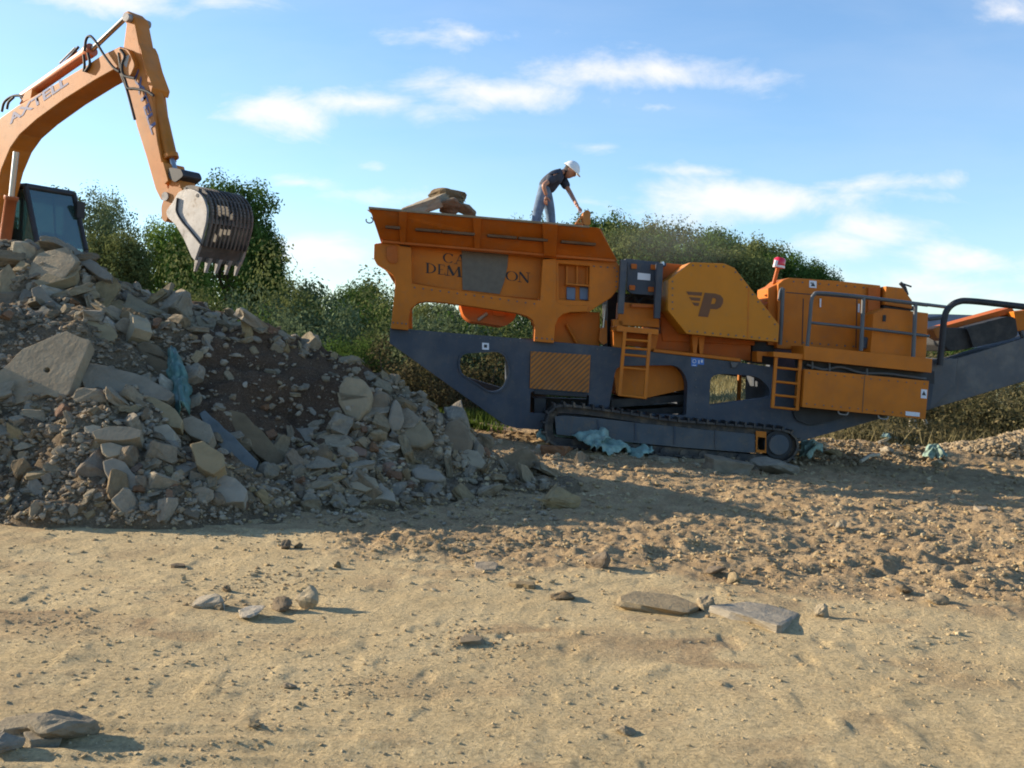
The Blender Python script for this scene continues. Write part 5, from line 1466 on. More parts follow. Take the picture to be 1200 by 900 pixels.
for zn, (rects, cnt, (s0, s1), where) in ZONES.items():
    pts = []; tries = 0
    area = [(r[2] - r[0]) * (r[3] - r[1]) for r in rects]
    while len(pts) < cnt and tries < 9000:
        tries += 1
        r_ = rr.choices(rects, area)[0]
        px, py = rr.uniform(r_[0], r_[2]), rr.uniform(r_[1], r_[3])
        s = s0 + (s1 - s0) * rr.random() ** (1.75 if zn != 'crest' else 1.6)
        if zn == 'slope' and px < 110 and py > 470: s *= .62
        if zn == 'slope' and py > 580: s *= .7
        if any((px - a) ** 2 + (1.3 * (py - b)) ** 2 < (.36 * (s + c)) ** 2 for a, b, c in pts): continue
        if 18 < px < 104 and 388 < py < 464: continue
        p = hit(px, py)
        if heap_z(p.x, p.y) < ground_z(p.x, p.y) - .02: continue
        pts.append((px, py, s))
        mk, kd = rr.choice(pick)
        if kd == 'block' and mk == 'brick': s = min(s, 12)
        sz = s * p.y / F * 1.15
        dims = (sz * rr.uniform(1.0, 1.7 if kd == 'slab' else 1.3), sz * rr.uniform(.6, 1.), sz * (rr.uniform(.22, .36) if kd == 'slab' else rr.uniform(.5, .8)))
        n = surf_n(p)
        p = p + n * dims[2] * .12
        stone('brick' if mk == 'brick' else NAMEOF[kd], kd, mk, p, dims, quat_up(n, rr, .72), rr.randrange(99),
              label=KIND[(mk, kd)] + ' among many ' + where, cat='brick' if mk == 'brick' else ('slab' if kd == 'slab' else 'stone'), group=KIND[(mk, kd)] + 's ' + where)

# ------------------------------------------------------------------ stones on the open ground, each one its own
def ground_stone(px, py, wpx, hpx, kd, mk, label, seed, rot=0., cat='stone', group='loose stones on the open ground', name='ground_stone', depth=.8):
    p = hit(px, py + hpx * .45)
    s = p.y / F
    o = stone(name, kd, mk, p + Vector((0, 0, hpx * s * (.30 if kd != 'slab' else -.16))), (wpx * s * 1.25, wpx * s * depth * 1.2, hpx * s * (1.5 if kd != 'slab' else 1.1)), (0.04 * (seed % 3 - 1), .05 * (seed % 5 - 2), rot), seed, label=label, cat=cat, group=group)
    return o
GS = [(243, 702, 34, 22, 'lump', 'pale', 'pale tan blunt stone, leftmost of the small cluster in the middle of the left foreground'),
      (296, 713, 36, 22, 'lump', 'pale', 'tan rounded stone with a flat top, lowest of the foreground cluster'),
      (329, 706, 28, 19, 'lump', 'earthstone', 'brown stone between two tan ones in the foreground cluster'),
      (359, 701, 32, 27, 'lump', 'pale', 'tan pointed stone, rightmost and tallest of the foreground cluster'),
      (265, 690, 12, 7, 'lump', 'earthstone', 'small brown stone behind the foreground cluster'),
      (258, 711, 13, 7, 'lump', 'stone', 'small tan stone tucked against the leftmost blunt stone'),
      (335, 637, 15, 13, 'lump', 'earthstone', 'dark brown round stone near the foot of the heap'),
      (350, 639, 10, 8, 'lump', 'earthstone', 'little brown stone touching the dark brown round one'),
      (655, 582, 46, 30, 'lump', 'stone', 'sunlit tan boulder alone in the shadow right of the heap'),
      (701, 652, 27, 24, 'lump', 'earthstone', 'brown wedge shaped stone on the churned ground right of the middle'),
      (839, 666, 26, 17, 'lump', 'earthstone', 'dark rounded clod on the churned ground, left of a smaller tan stone'),
      (858, 676, 22, 15, 'lump', 'stone', 'tan stone right below the dark rounded clod'),
      (770, 702, 76, 16, 'slab', 'stone', 'flat tan slab lying flush in the soil left of the pale slab'),
      (826, 707, 28, 17, 'lump', 'stone', 'tan stone between the flat slab and the pale slab'),
      (888, 715, 98, 20, 'slab', 'pale', 'long pale whitish slab half buried in the soil'),
      (962, 714, 18, 18, 'lump', 'pale', 'pale upright stone at the right end of the whitish slab'),
      (614, 682, 30, 9, 'slab', 'stone', 'flat tan stone left of the brown wedge shaped stone'),
      (660, 696, 28, 12, 'lump', 'earthstone', 'brown clod with a shadow left of the flat slab'),
      (570, 660, 34, 14, 'slab', 'stone', 'flat tan stone on the edge of the churned ground in the middle'),
      (210, 661, 16, 7, 'slab', 'earthstone', 'small flat brown stone on the rolled soil at left'),
      (396, 661, 10, 8, 'lump', 'stone', 'small upright tan stone on the rolled soil in front of the heap'),
      (853, 546, 46, 17, 'block', 'concrete', 'grey concrete block on the ground in front of the track'),
      (908, 546, 54, 18, 'lump', 'concrete', 'rounded grey concrete lump below the drive sprocket'),
      (680, 538, 16, 16, 'lump', 'stone', 'tan cube shaped stone in front of the teal sheet'),
      (650, 527, 30, 10, 'block', 'brick', 'pinkish brick lying on the left of the teal sheet'),
      (776, 535, 34, 9, 'slab', 'pale', 'flat pale stone under the middle of the track'),
      (1040, 526, 17, 10, 'lump', 'pale', 'pale block on the earth ridge in front of the timber trestle'),
      (1065, 523, 13, 9, 'lump', 'stone', 'tan block on the earth ridge under the timber trestle'),
      (1020, 531, 18, 10, 'lump', 'pale', 'pale stone on the earth ridge left of the pale block'),
      (978, 530, 20, 9, 'lump', 'stone', 'tan stone on the ridge behind the drive sprocket'),
      (1098, 543, 16, 10, 'lump', 'pale', 'pale stone beside the teal scrap near the crushed stone'),
      (986, 614, 12, 10, 'lump', 'pale', 'small pale stone alone on the churned ground at right'),
      (1150, 594, 18, 8, 'slab', 'stone', 'flat tan stone on the churned ground at the far right'),
      (925, 600, 14, 9, 'lump', 'stone', 'tan stone in the middle of the churned ground at right'),
      (735, 855, 22, 9, 'lump', 'stone', 'small stone near the bottom edge of the photo, right of the middle'),
      (299, 847, 20, 7, 'lump', 'stone', 'small stone alone on the soil near the bottom left'),
      (340, 802, 16, 9, 'lump', 'stone', 'small tan stone on the rolled soil left of the middle'),
      (552, 748, 30, 10, 'slab', 'stone', 'flat tan stone among gravel in the middle foreground'),
      (1100, 700, 30, 12, 'lump', 'stone', 'tan clod at the right edge of the rolled soil'),
      (1060, 690, 22, 11, 'lump', 'earthstone', 'brown clod left of the tan clod at the right edge')]
for i, (px, py, w_, h_, kd, mk, lab) in enumerate(GS):
    ground_stone(px, py, w_, h_, kd, mk, lab, i * 5 + 3, rot=(i * 1.3) % 6.28 if w_ < 40 else .15 * (i % 3 - 1), depth=.8 if w_ < 60 else 1.1, cat='block' if kd == 'block' and mk == 'concrete' else ('brick' if mk == 'brick' else ('slab' if kd == 'slab' else 'stone')), name='concrete_block' if kd == 'block' and mk == 'concrete' else ('brick' if mk == 'brick' else 'ground_stone'))
for px, py, w_, h_, kd, mk, lab in ((34, 842, 64, 30, 'slab', 'concrete', 'dark grey slab, topmost of the stones at the lower left corner'), (75, 850, 70, 30, 'lump', 'concrete', 'dark grey rounded stone, rightmost of the stones at the lower left corner'),
                                   (5, 868, 40, 22, 'lump', 'concrete', 'dark grey stone cut by the left edge at the lower left corner'), (50, 868, 34, 14, 'block', 'concrete', 'small grey stone in front of the lower left corner stones')):
    ground_stone(px, py, w_, h_, kd, mk, lab, int(px) + 2, rot=.4, group='dark stones at the lower left corner')

# timber trestle behind the tool box, and a thin stake
tr = empty('timber_trestle', Matrix.Translation(hit(1082, 521)), label='pale timber trestle of three poles standing behind the orange side box', cat='trestle')
b0 = tr.location
for a, b in (((1069, 487), (1066, 519)), ((1071, 488), (1074, 521)), ((1074, 487), (1099, 521))):
    Yt = b0.y
    mb = MB(); mb.tube([at(a[0], a[1] - 14, Yt) - b0, at(*b, Yt) - b0 - Vector((0, 0, .05))], .045, 8); mb.build('pole', M['wood'], tr)
st = MB(); b0 = hit(1011, 512); st.tube([Vector((0, 0, -.1)), at(1010, 486, b0.y) - b0], .03, 8)
o = st.build('stake', M['wood'], label='thin wooden stake in the grass under the rear of the crusher', cat='stake'); o.location = b0
for i, (x, y, x2, y2, lab) in enumerate(((1030, 522, 1054, 519, 'thin broken plank lying on the earth ridge'), (1008, 545, 1030, 541, 'pale crooked stick in the shadow behind the track'))):
    a, b = hit(x, y) + Vector((0, 0, .06)), hit(x2, y2) + Vector((0, 0, .12)); mb = MB(); c = (a + b) / 2
    mb.tube([a - c, Vector((0, .03, .04)), b - c], .035, 6); o = mb.build('plank', M['wood'], label=lab, cat='plank'); o.location = c

# ------------------------------------------------------------------ gravel (nobody could count it)
bm = bmesh.new(); bmesh.ops.create_icosphere(bm, subdivisions=1, radius=1)
IV = np.array([v.co[:] for v in bm.verts]); IF = np.array([[v.index for v in f.verts] for f in bm.faces]); bm.free()
M['gravel'] = leafmat('loose_gravel', ((.25, .17, .09), (.40, .30, .165), (.50, .41, .265)), 0)
M['gravel_dark'] = leafmat('loose_rubble_grit', ((.17, .125, .08), (.29, .235, .165), (.40, .345, .26)), 0)
M['gravel_pale'] = leafmat('crushed_stone', ((.25, .185, .11), (.35, .27, .17), (.45, .36, .245)), 0)
for k_ in ('gravel', 'gravel_dark', 'gravel_pale'):
    nt_ = M[k_].node_tree
    for nn in nt_.nodes:
        if nn.type == 'MIX_SHADER': nn.inputs['Fac'].default_value = 0


def gravel(name, P, S, mk, seed, **k):
    g = np.random.default_rng(seed); n = len(P)
    sc = S[:, None] * g.uniform(.6, 1.25, (n, 3)) * np.array([1, 1, .65])
    V = IV[None] * (1 + g.uniform(-.28, .28, (n, 12 if len(IV) == 12 else len(IV), 1)))
    V = V * sc[:, None, :]
    a = g.uniform(0, 2 * PI, n); ca, sa = np.cos(a)[:, None], np.sin(a)[:, None]
    x = V[..., 0] * ca - V[..., 1] * sa; y = V[..., 0] * sa + V[..., 1] * ca
    t = g.uniform(-.6, .6, n)[:, None]
    z = V[..., 2] * np.cos(t) + x * np.sin(t); x = x * np.cos(t) - V[..., 2] * np.sin(t)
    W = np.stack([x, y, z], -1) + P[:, None, :]
    Fc = (IF[None] + (np.arange(n) * len(IV))[:, None, None]).reshape(-1, 3)
    return link(name, big_mesh(name, W.reshape(-1, 3), Fc), M[mk], smooth=False, kind='stuff', **k)


def sample_px(n, x0, x1, y0, y1, seed, smin, smax, power=3., dens=None):
    """points spread evenly over the seen surface, sizes in photo pixels turned to metres"""
    g = np.random.default_rng(seed); P = []; S = []
    px = g.uniform(x0, x1, n); py = g.uniform(y0, y1, n); s = smin + (smax - smin) * g.random(n) ** power
    W = np.concatenate([hits(px[k:k + 800], py[k:k + 800]) for k in range(0, n, 800)])
    S = s * W[:, 1] / F * .5
    if dens is not None:
        k = g.random(n) < dens(W[:, 0], W[:, 1]); W, S = W[k], S[k]
    return W.copy(), S


isheap = lambda x, y: heap_z(x, y) > ground_z(x, y) + .01
P, S = sample_px(11000, -40, 660, 285, 615, 3, 2.0, 11, 2.2, lambda x, y: np.where(isheap(x, y), 1., .5) * np.where((x / y * F > -375) & (x / y * F < -195) & (heap_z(x, y) > .6) & (y < 13.9), .22, 1.))
P[:, 2] += S * .3
gravel('rubble_grit', P, S, 'gravel_dark', 4)
P, S = sample_px(14000, -40, 1240, 545, 760, 5, 1.2, 8, 3.8, lambda x, y: .12 + .88 * rough_zone(x, y))
P[:, 2] += S * .15
P2, S2 = sample_px(17000, -60, 1260, 620, 905, 6, 1.0, 7.0, 6.0, lambda x, y: .45 + 1.2 * np.clip(fbm(x * .9, y * .9, 2), -.2, 1))
# gravelly patches on the rolled soil
g = np.random.default_rng(9)
PP = []; SS = []
for cx, cy, rx, ry, n in ((290, 690, 130, 26, 260), (330, 680, 70, 16, 160), (70, 730, 90, 22, 180), (560, 752, 70, 22, 260), (420, 810, 80, 24, 150), (720, 860, 120, 26, 110), (930, 690, 230, 40, 380), (440, 640, 180, 12, 220), (250, 625, 220, 9, 220), (1090, 760, 120, 40, 170), (60, 860, 90, 20, 80)):
    for p in hits(cx + g.normal(size=n) * rx * .5, cy + g.normal(size=n) * ry * .5):
        p = Vector(p); PP.append(p[:]); SS.append((1.6 + 5.5 * g.random() ** 3) * p.y / F * .5)
P = np.concatenate([P, P2, np.array(PP)]); S = np.concatenate([S, S2, np.array(SS)])
gravel('gravel', P, S, 'gravel', 7)
# broken bits lying between track and heap, and along the ridge behind
P, S = sample_px(900, 930, 1110, 510, 545, 12, 2, 8, 2.5); P3, S3 = sample_px(500, 560, 900, 510, 560, 13, 2, 8, 2.5)
P = np.concatenate([P, P3]); S = np.concatenate([S, S3]); P[:, 2] += S * .3
gravel('scattered_rubble', P, S, 'gravel_pale', 14)
# heap of crushed stone under the conveyor
c = hit(1178, 536); g = np.random.default_rng(15); n = 4200
rad = np.sqrt(g.random(n)); an = g.uniform(0, 2 * PI, n)
lx = rad * np.cos(an) * 1.75; ly = rad * np.sin(an) * 1.0
hz = .5 * np.clip(1 - rad, 0, 1) ** .9 * (1 + .25 * np.sin(lx * 2.3))
P = np.stack([c.x + .7 + lx, c.y + .9 + ly, ground_z(c.x + .7 + lx, c.y + .9 + ly) + hz], -1)
gravel('crushed_stone_heap', P, .028 + .05 * g.random(n) ** 2, 'gravel_pale', 16, label='heap of pale crushed stone under the conveyor', cat='gravel')

# ------------------------------------------------------------------ plants
def leaf_mesh(name, C_, N_, S_, g, asp=.55):
    """leaf-sized faces: centres, rough normals, sizes"""
    n = len(C_)
    N_ = N_ / np.maximum(np.linalg.norm(N_, axis=1, keepdims=True), 1e-6)
    r_ = g.normal(size=(n, 3)); T = np.cross(N_, r_); T /= np.maximum(np.linalg.norm(T, axis=1, keepdims=True), 1e-6)
    B_ = np.cross(N_, T)
    a = T * S_[:, None]; b = B_ * (S_ * asp)[:, None]
    V = np.stack([C_ - a, C_ - a * .1 - b, C_ + a, C_ + a * .1 + b], 1).reshape(-1, 3)
    Fc = np.arange(n * 4).reshape(-1, 4)
    return big_mesh(name, V, Fc)


def crown_points(seed, nclump, per, clump_r, shape='tree', low=.0):
    """unit crown: x,y in [-1,1], z in [0,1]"""
    g = np.random.default_rng(seed)
    cs = []
    while len(cs) < nclump:
        t = g.random() ** .8
        R_ = max(0., 1 - abs((t - .48) / .52) ** 3.4) ** .5
        th = g.uniform(0, 2 * PI); rd = R_ * g.uniform(.12, 1.) ** .5
        lump = .9 + .45 * float(fbm(np.array(math.cos(th) * 1.6 + seed), np.array(math.sin(th) * 1.6 + t * 2.2), 2))
        q_ = np.array([math.cos(th) * rd, math.sin(th) * rd, 2 * t - 1]) * lump * .9
        z = (q_[2] + 1) / 2
        if shape == 'dome':
            t_ = abs(q_[2]) ** .8; z = t_ * g.uniform(.35, 1.0)
            k_ = (.62 + .38 * (1 - z)) / max(.25, math.hypot(q_[0], q_[1])) * math.hypot(q_[0], q_[1]) ** .6
            q_ = np.array([q_[0] * k_, q_[1] * k_, q_[2]])
        if z < low: continue
        cs.append((q_[0], q_[1], z))
    cs = np.array(cs)
    rr_ = clump_r * g.uniform(.55, 1.35, nclump)
    cnt = (per * (rr_ / clump_r) ** 2).astype(int) + 6
    idx = np.repeat(np.arange(nclump), cnt)
    d = g.normal(size=(len(idx), 3)); d /= np.linalg.norm(d, axis=1, keepdims=True)
    rad = rr_[idx] * (.35 + .65 * g.random(len(idx)) ** .5) * (1 + .22 * np.clip(g.normal(size=len(idx)), -2, 1.3))
    P = cs[idx] + d * rad[:, None] * np.array([1, 1, .62])
    return cs, P, d, g


CR = {}
def crown(key, seed, nclump, per, cr_, leaf, shape='tree', low=0., mk='leaf_oak', dims=(1, 1, 1)):
    cs, P, d, g = crown_points(seed, nclump, per, cr_, shape, low)
    P = P * np.array(dims); d = d + np.array([0, 0, .45]) + .5 * g.normal(size=d.shape)
    S = leaf * g.uniform(.6, 1.3, len(P))
    me = leaf_mesh('crown', P, d, S, g); me.materials.append(M[mk])
    # limbs
    mb = MB(); rr_ = random.Random(seed)
    H = dims[2]
    tk = .028 * (dims[0] + dims[2])
    if shape == 'tree':
        base_z = -dims[2] * .55
        mb.tube([(0, 0, base_z), (tk * .3, 0, base_z * .4), (0, tk * .4, H * .25), (0, 0, H * .55)], [tk * 1.35, tk, tk * .7, tk * .35], 8)
        st_ = [Vector((0, tk * .3, H * .12)), Vector((0, 0, H * .3)), Vector((0, 0, H * .5))]
    else:
        mb.tube([(0, 0, -.1), (0, 0, H * .3)], [tk * .6, tk * .35], 6); st_ = [Vector((0, 0, .05)), Vector((0, 0, H * .2))]
    for c_ in cs[rr_.sample(range(len(cs)), min(16, len(cs)))]:
        e = Vector(c_ * np.array(dims)); s0 = rr_.choice(st_)
        m_ = s0.lerp(e, .5) + Vector((0, 0, -.06 * H))
        mb.tube([s0, m_, e], [tk * .42, tk * .26, tk * .1], 5)
    tme = bpy.data.meshes.new('trunk'); tme.from_pydata(mb.v, [], mb.f); tme.polygons.foreach_set('use_smooth', [True] * len(mb.f)); tme.materials.append(M['bark'])
    CR[key] = (me, tme, dims)


#     key       seed clumps per  r     leaf
crown('oak1', 1, 120, 230, .20, .078, mk='leaf_oak', dims=(3.0, 3.0, 5.2))
crown('oak2', 2, 110, 220, .22, .08, mk='leaf_oak', dims=(3.2, 3.0, 4.6))
crown('olive1', 3, 110, 220, .21, .08, mk='leaf_olive', dims=(3.2, 3.0, 4.6))
crown('olive2', 4, 110, 210, .23, .08, mk='leaf_olive', dims=(3.6, 3.2, 4.4))
crown('autumn', 5, 100, 180, .2, .078, mk='leaf_autumn', dims=(2.8, 2.8, 4.6))
crown('willow', 6, 80, 120, .19, .06, mk='leaf_grey', dims=(2.6, 2.4, 4.2))
crown('bright', 7, 90, 230, .24, .062, mk='leaf_bright', dims=(2.2, 2.2, 3.2))
crown('shrub1', 8, 60, 190, .27, .045, 'dome', mk='leaf_olive', dims=(1.9, 1.5, 2.6))
crown('shrub2', 9, 60, 190, .27, .045, 'dome', mk='leaf_grey', dims=(1.7, 1.5, 2.2))
crown('shrub3', 10, 55, 170, .27, .042, 'dome', mk='leaf_dry', dims=(1.6, 1.3, 1.7))
crown('shrub4', 11, 60, 190, .26, .045, 'dome', mk='leaf_oak', dims=(1.9, 1.6, 2.6))


def plant(name, key, px, ytop, Y, wpx, label, cat, group, rot=0., zb=None):
    """ytop: photo height of the crown's top, wpx: its width in the photo; Y: distance"""
    me, tme, dims = CR[key]
    X = (px - 600) / F * Y
    gz = float(surf_z(X, Y)) if Y < 90 else 0.
    top = at(px, ytop, Y).z
    sx = wpx * Y / F / 2 / dims[0] * (1.45 if 'shrub' in key else 1.22)
    o = empty(name, Matrix.Translation((X, Y, gz)), label=label, cat=cat, group=group)
    if 'shrub' in key:
        lift = 0; sz = (top - gz) / dims[2] * 1.1
    else:
        H = top - gz
        lift = H * (.30 if key != 'bright' else .2) if zb is None else zb; sz = (H - lift) / dims[2] * .93
    c = bpy.data.objects.new('crown', me); COL.objects.link(c); c.parent = o
    c.location = (0, 0, lift); c.scale = (sx, sx, sz); c.rotation_euler = (0, 0, rot)
    t = bpy.data.objects.new('trunk' if 'shrub' not in key else 'stem', tme); COL.objects.link(t); t.parent = o
    t.location = (0, 0, lift); t.scale = (sx, sx, sz); t.rotation_euler = (0, 0, rot)
    if 'shrub' not in key and lift > 0:
        t.scale = (sx, sx, sz)
    return o


TREES = 'trees behind the heap at left'; WOOD = 'trees of the wood behind the crusher'; SH = 'shrubs behind the heap'
plant('tree', 'oak1', 264, 198, 46, 128, 'big dark green oak behind the digger bucket', 'tree', TREES, .4)
plant('tree', 'oak2', 305, 258, 47, 62, 'lower dark limb of trees at the right foot of the big oak', 'tree', TREES, 2.1)
plant('tree', 'bright', 190, 252, 38, 90, 'bright yellow green tree left of the digger bucket', 'tree', TREES, 1.)
plant('tree', 'willow', 72, 206, 40, 130, 'loose grey green willow behind the digger cab', 'tree', TREES, .2)
plant('tree', 'willow', 132, 214, 42, 90, 'thin spiky grey green willow right of the digger cab', 'tree', TREES, 1.7)
plant('tree', 'olive1', 128, 262, 36, 110, 'dark bush tree under the thin willow', 'tree', TREES, 2.)
plant('tree', 'willow', -10, 226, 43, 90, 'grey green willow at the left edge of the photo', 'tree', TREES, 3.)
for i, (px, yt, Y, w_, key, lab) in enumerate((
    (622, 246, 64, 75, 'olive1', 'first tree of the wood, just left of the worker'),
    (690, 240, 62, 105, 'oak1', 'dark tree of the wood right behind the reaching worker'),
    (738, 246, 66, 87, 'autumn', 'brownish autumn tree of the wood'),
    (785, 254, 63, 105, 'olive2', 'olive tree of the wood right of the brownish one'),
    (832, 262, 61, 95, 'oak2', 'dark green tree of the wood above the flywheel guard'),
    (880, 272, 66, 92, 'olive1', 'olive tree of the wood above the right corner of the flywheel guard'),
    (912, 290, 64, 87, 'oak1', 'dark tree of the wood right behind the beacon'),
    (946, 304, 62, 75, 'oak2', 'last dark tree at the right end of the wood'),
    (716, 262, 55, 100, 'olive2', 'low olive tree at the front edge of the wood, above the motor plate'),
    (770, 272, 54, 100, 'oak2', 'low dark tree at the front edge of the wood, left of the flywheel guard'),
    (862, 284, 54, 105, 'olive1', 'low olive tree at the front edge of the wood, over the guard slope'),
    (655, 262, 58, 100, 'olive1', 'low tree of the wood mostly hidden by the hopper'),
    (972, 318, 66, 50, 'oak1', 'small far tree just right of the wood'))):
    plant('tree', key, px, yt, Y, w_, lab, 'tree', WOOD, i * 1.9)
for i, (px, yt, Y, w_, key, lab) in enumerate((
    (240, 306, 30, 110, 'shrub1', 'olive shrub below the digger bucket'),
    (180, 310, 31, 80, 'shrub4', 'dark green shrub behind the squarish boulder'),
    (305, 312, 30, 120, 'shrub2', 'grey green shrub below the big oak'),
    (350, 306, 31, 130, 'shrub1', 'olive shrub right of the big oak foot'),
    (402, 316, 34, 120, 'shrub4', 'dark green rounded shrub between the oak and the hopper'),
    (446, 354, 33, 110, 'shrub1', 'olive shrub beside the left end of the hopper'),
    (375, 325, 29, 120, 'shrub2', 'grey green shrub in the middle of the thicket'),
    (430, 356, 28, 90, 'shrub1', 'olive shrub left of the hopper post'),
    (330, 345, 27, 90, 'shrub2', 'grey green shrub just above the heap'),
    (405, 368, 25, 100, 'shrub4', 'dark shrub behind the right shoulder of the heap'),
    (455, 392, 24, 100, 'shrub3', 'brown bramble bush below the slate chassis nose'),
    (500, 420, 23.5, 80, 'shrub3', 'brown bramble bush under the sloping chassis plate'),
    (520, 335, 27, 150, 'shrub2', 'grey green shrub seen through the hopper arch'),
    (592, 340, 28, 130, 'shrub1', 'olive shrub seen through the right of the hopper arch'),
    (570, 400, 25, 110, 'shrub3', 'dry bush seen through the oval chassis opening'),
    (650, 350, 29, 130, 'shrub4', 'dark shrub behind the lower chute'),
    (700, 350, 34, 110, 'shrub4', 'dark shrub between hopper and service platform'),
    (470, 348, 36, 80, 'shrub2', 'grey green shrub behind the hopper bracket'),
    (318, 312, 38, 130, 'shrub4', 'dark shrub far behind the thicket, under the right edge of the big oak'),
    (362, 306, 39, 130, 'shrub2', 'grey green shrub far behind the thicket, midway between the oak and the hopper'),
    (418, 332, 40, 130, 'shrub1', 'olive shrub far behind the thicket, nearest the hopper bracket'),
    (560, 322, 40, 150, 'shrub4', 'tall dark shrub far behind the hopper arch'),
    (630, 326, 42, 130, 'shrub1', 'tall olive shrub far behind the middle hopper post'),
    (270, 330, 27, 90, 'shrub4', 'dark shrub hugging the crest of the heap'),
    (1125, 432, 29, 90, 'shrub3', 'dry bush on the bank under the conveyor'),
    (1180, 446, 28, 90, 'shrub3', 'dry bush on the bank at the right edge'),
    (1060, 440, 30, 90, 'shrub3', 'dry bush on the bank behind the orange side box'))):
    plant('shrub', key, px, yt, Y, w_, lab, 'shrub', SH if px < 800 else 'dry bushes on the bank at right', i * 2.3)
# far hedge line on the horizon
for i, (px, yt, w_) in enumerate(((330, 318, 90), (420, 326, 90), (500, 350, 90), (820, 400, 120), (1010, 405, 110), (1110, 404, 120), (1190, 408, 110))):
    plant('far_tree', ('olive2', 'oak2')[i % 2], px, yt, 85 + 6 * (i % 3), w_, ('far tree above the thicket right of the oak', 'far tree above the thicket left of the hopper', 'far tree hidden behind the hopper bracket', 'far hedge tree seen under the flywheel guard', 'far hedge tree behind the guard rail', 'far hedge tree seen between roll bar and conveyor', 'far hedge tree at the right edge of the photo')[i], 'tree', 'far hedge trees', i * 1.1, zb=.2)

# bank of brambles at the right, grass field and grass tufts
g = np.random.default_rng(31)
n = 42000
X = g.uniform(3.2, 19, n); Yv = g.uniform(23.6, 33, n) + .02 * X
hgt = (.4 + 1.15 * sstep(23.4, 26.5, Yv) * sstep(2.5, 8, X)) * (.75 + 1.1 * (fbm(X * .9, Yv * .9, 3) + .25))
hgt = np.clip(hgt, .1, 2.1)
kp = X > 6.9 + 1.2 * fbm(X * .6, Yv * .6, 2); X, Yv, hgt = X[kp], Yv[kp], hgt[kp]; n = len(X)
fz = g.random(n) ** .6
P = np.stack([X, Yv, ground_z(X, Yv, False) + hgt * fz], -1)
me = leaf_mesh('undergrowth', P, g.normal(size=(n, 3)) + np.array([-.3, -.3, .5]), g.uniform(.03, .075, n), g, .45)
link('undergrowth', me, M['leaf_dry'], kind='stuff')


def blades(name, X, Y, h0, h1, mk, seed, wd=.012):
    g = np.random.default_rng(seed); n = len(X)
    z = surf_z(X, Y); a = g.uniform(0, 2 * PI, n); h = g.uniform(h0, h1, n); ln = g.normal(0, .35, (n, 2)) * h[:, None]
    dx, dy = np.cos(a) * wd * (1 + Y / 25), np.sin(a) * wd * (1 + Y / 25)
    V = np.stack([np.stack([X - dx, Y - dy, z - .02], -1), np.stack([X + dx, Y + dy, z - .02], -1), np.stack([X + ln[:, 0], Y + ln[:, 1], z + h], -1)], 1).reshape(-1, 3)
    return link(name, big_mesh(name, V, np.arange(n * 3).reshape(-1, 3)), M[mk], kind='stuff')


g = np.random.default_rng(33)
n = 26000; Yv = g.uniform(24.5, 60, n) ; X = g.uniform(-.30, .36, n) * Yv
blades('dry_grass', X, Yv, .08, .4, 'drygrass', 34)
n = 6000; X = g.uniform(3.2, 16, n); Yv = g.uniform(23.4, 30, n)
blades('dry_grass', X, Yv, .15, .7, 'drygrass', 35)
n = 7000; X = g.normal(-1.6, .8, n); Yv = 23.6 + g.normal(0, .7, n) + .1 * X
blades('green_grass', X, Yv, .06, .28, 'grass', 36)
n = 900; X = g.normal(-.95, .3, n); Yv = 20.3 + g.normal(0, .25, n)
blades('green_grass', X, Yv, .04, .16, 'grass', 37)

# faint dust hanging over the jaw
bm = bmesh.new(); bmesh.ops.create_icosphere(bm, subdivisions=3, radius=1)
dme = bpy.data.meshes.new('dust_cloud'); bm.to_mesh(dme); bm.free()
dm = bpy.data.materials.new('hanging_dust'); nt, N, L = nodes_of(dm); N.remove(N['Principled BSDF'])
pv = N.new('ShaderNodeVolumePrincipled'); pv.inputs['Color'].default_value = (.8, .74, .64, 1); pv.inputs['Anisotropy'].default_value = .3
tc = N.new('ShaderNodeTexCoord'); ln = N.new('ShaderNodeVectorMath'); ln.operation = 'LENGTH'; L.new(tc.outputs['Object'], ln.inputs[0])
nz = N.new('ShaderNodeTexNoise'); nz.inputs['Scale'].default_value = 1.6; nz.inputs['Detail'].default_value = 3; L.new(tc.outputs['Object'], nz.inputs['Vector'])
mr = N.new('ShaderNodeMapRange'); mr.inputs['From Min'].default_value = 1; mr.inputs['From Max'].default_value = .1; mr.inputs['To Max'].default_value = .2; L.new(ln.outputs['Value'], mr.inputs['Value'])
mu = N.new('ShaderNodeMath'); mu.operation = 'MULTIPLY'; L.new(mr.outputs['Result'], mu.inputs[0]); L.new(nz.outputs['Fac'], mu.inputs[1]); L.new(mu.outputs[0], pv.inputs['Density'])
L.new(pv.outputs[0], N['Material Output'].inputs['Volume'])
do = link('dust_cloud', dme, dm, kind='stuff'); do.location = C.world(790, 284, 1.2); do.scale = (1.5, 1.0, .62)

# ------------------------------------------------------------------ light, sky, clouds
SUN_E, SUN_B = R(17.5), R(17)            # elevation; the sun stands left of the scene, this far behind it
to_sun = Vector((-math.cos(SUN_B) * math.cos(SUN_E), math.sin(SUN_B) * math.cos(SUN_E), math.sin(SUN_E)))
ld = bpy.data.lights.new('sun', 'SUN'); ld.energy = 5.0; ld.angle = R(.5); ld.color = (1, .86, .66)
lo = bpy.data.objects.new('sun', ld); COL.objects.link(lo)
lo.rotation_euler = to_sun.to_track_quat('Z', 'Y').to_euler(); lo.location = to_sun * 50

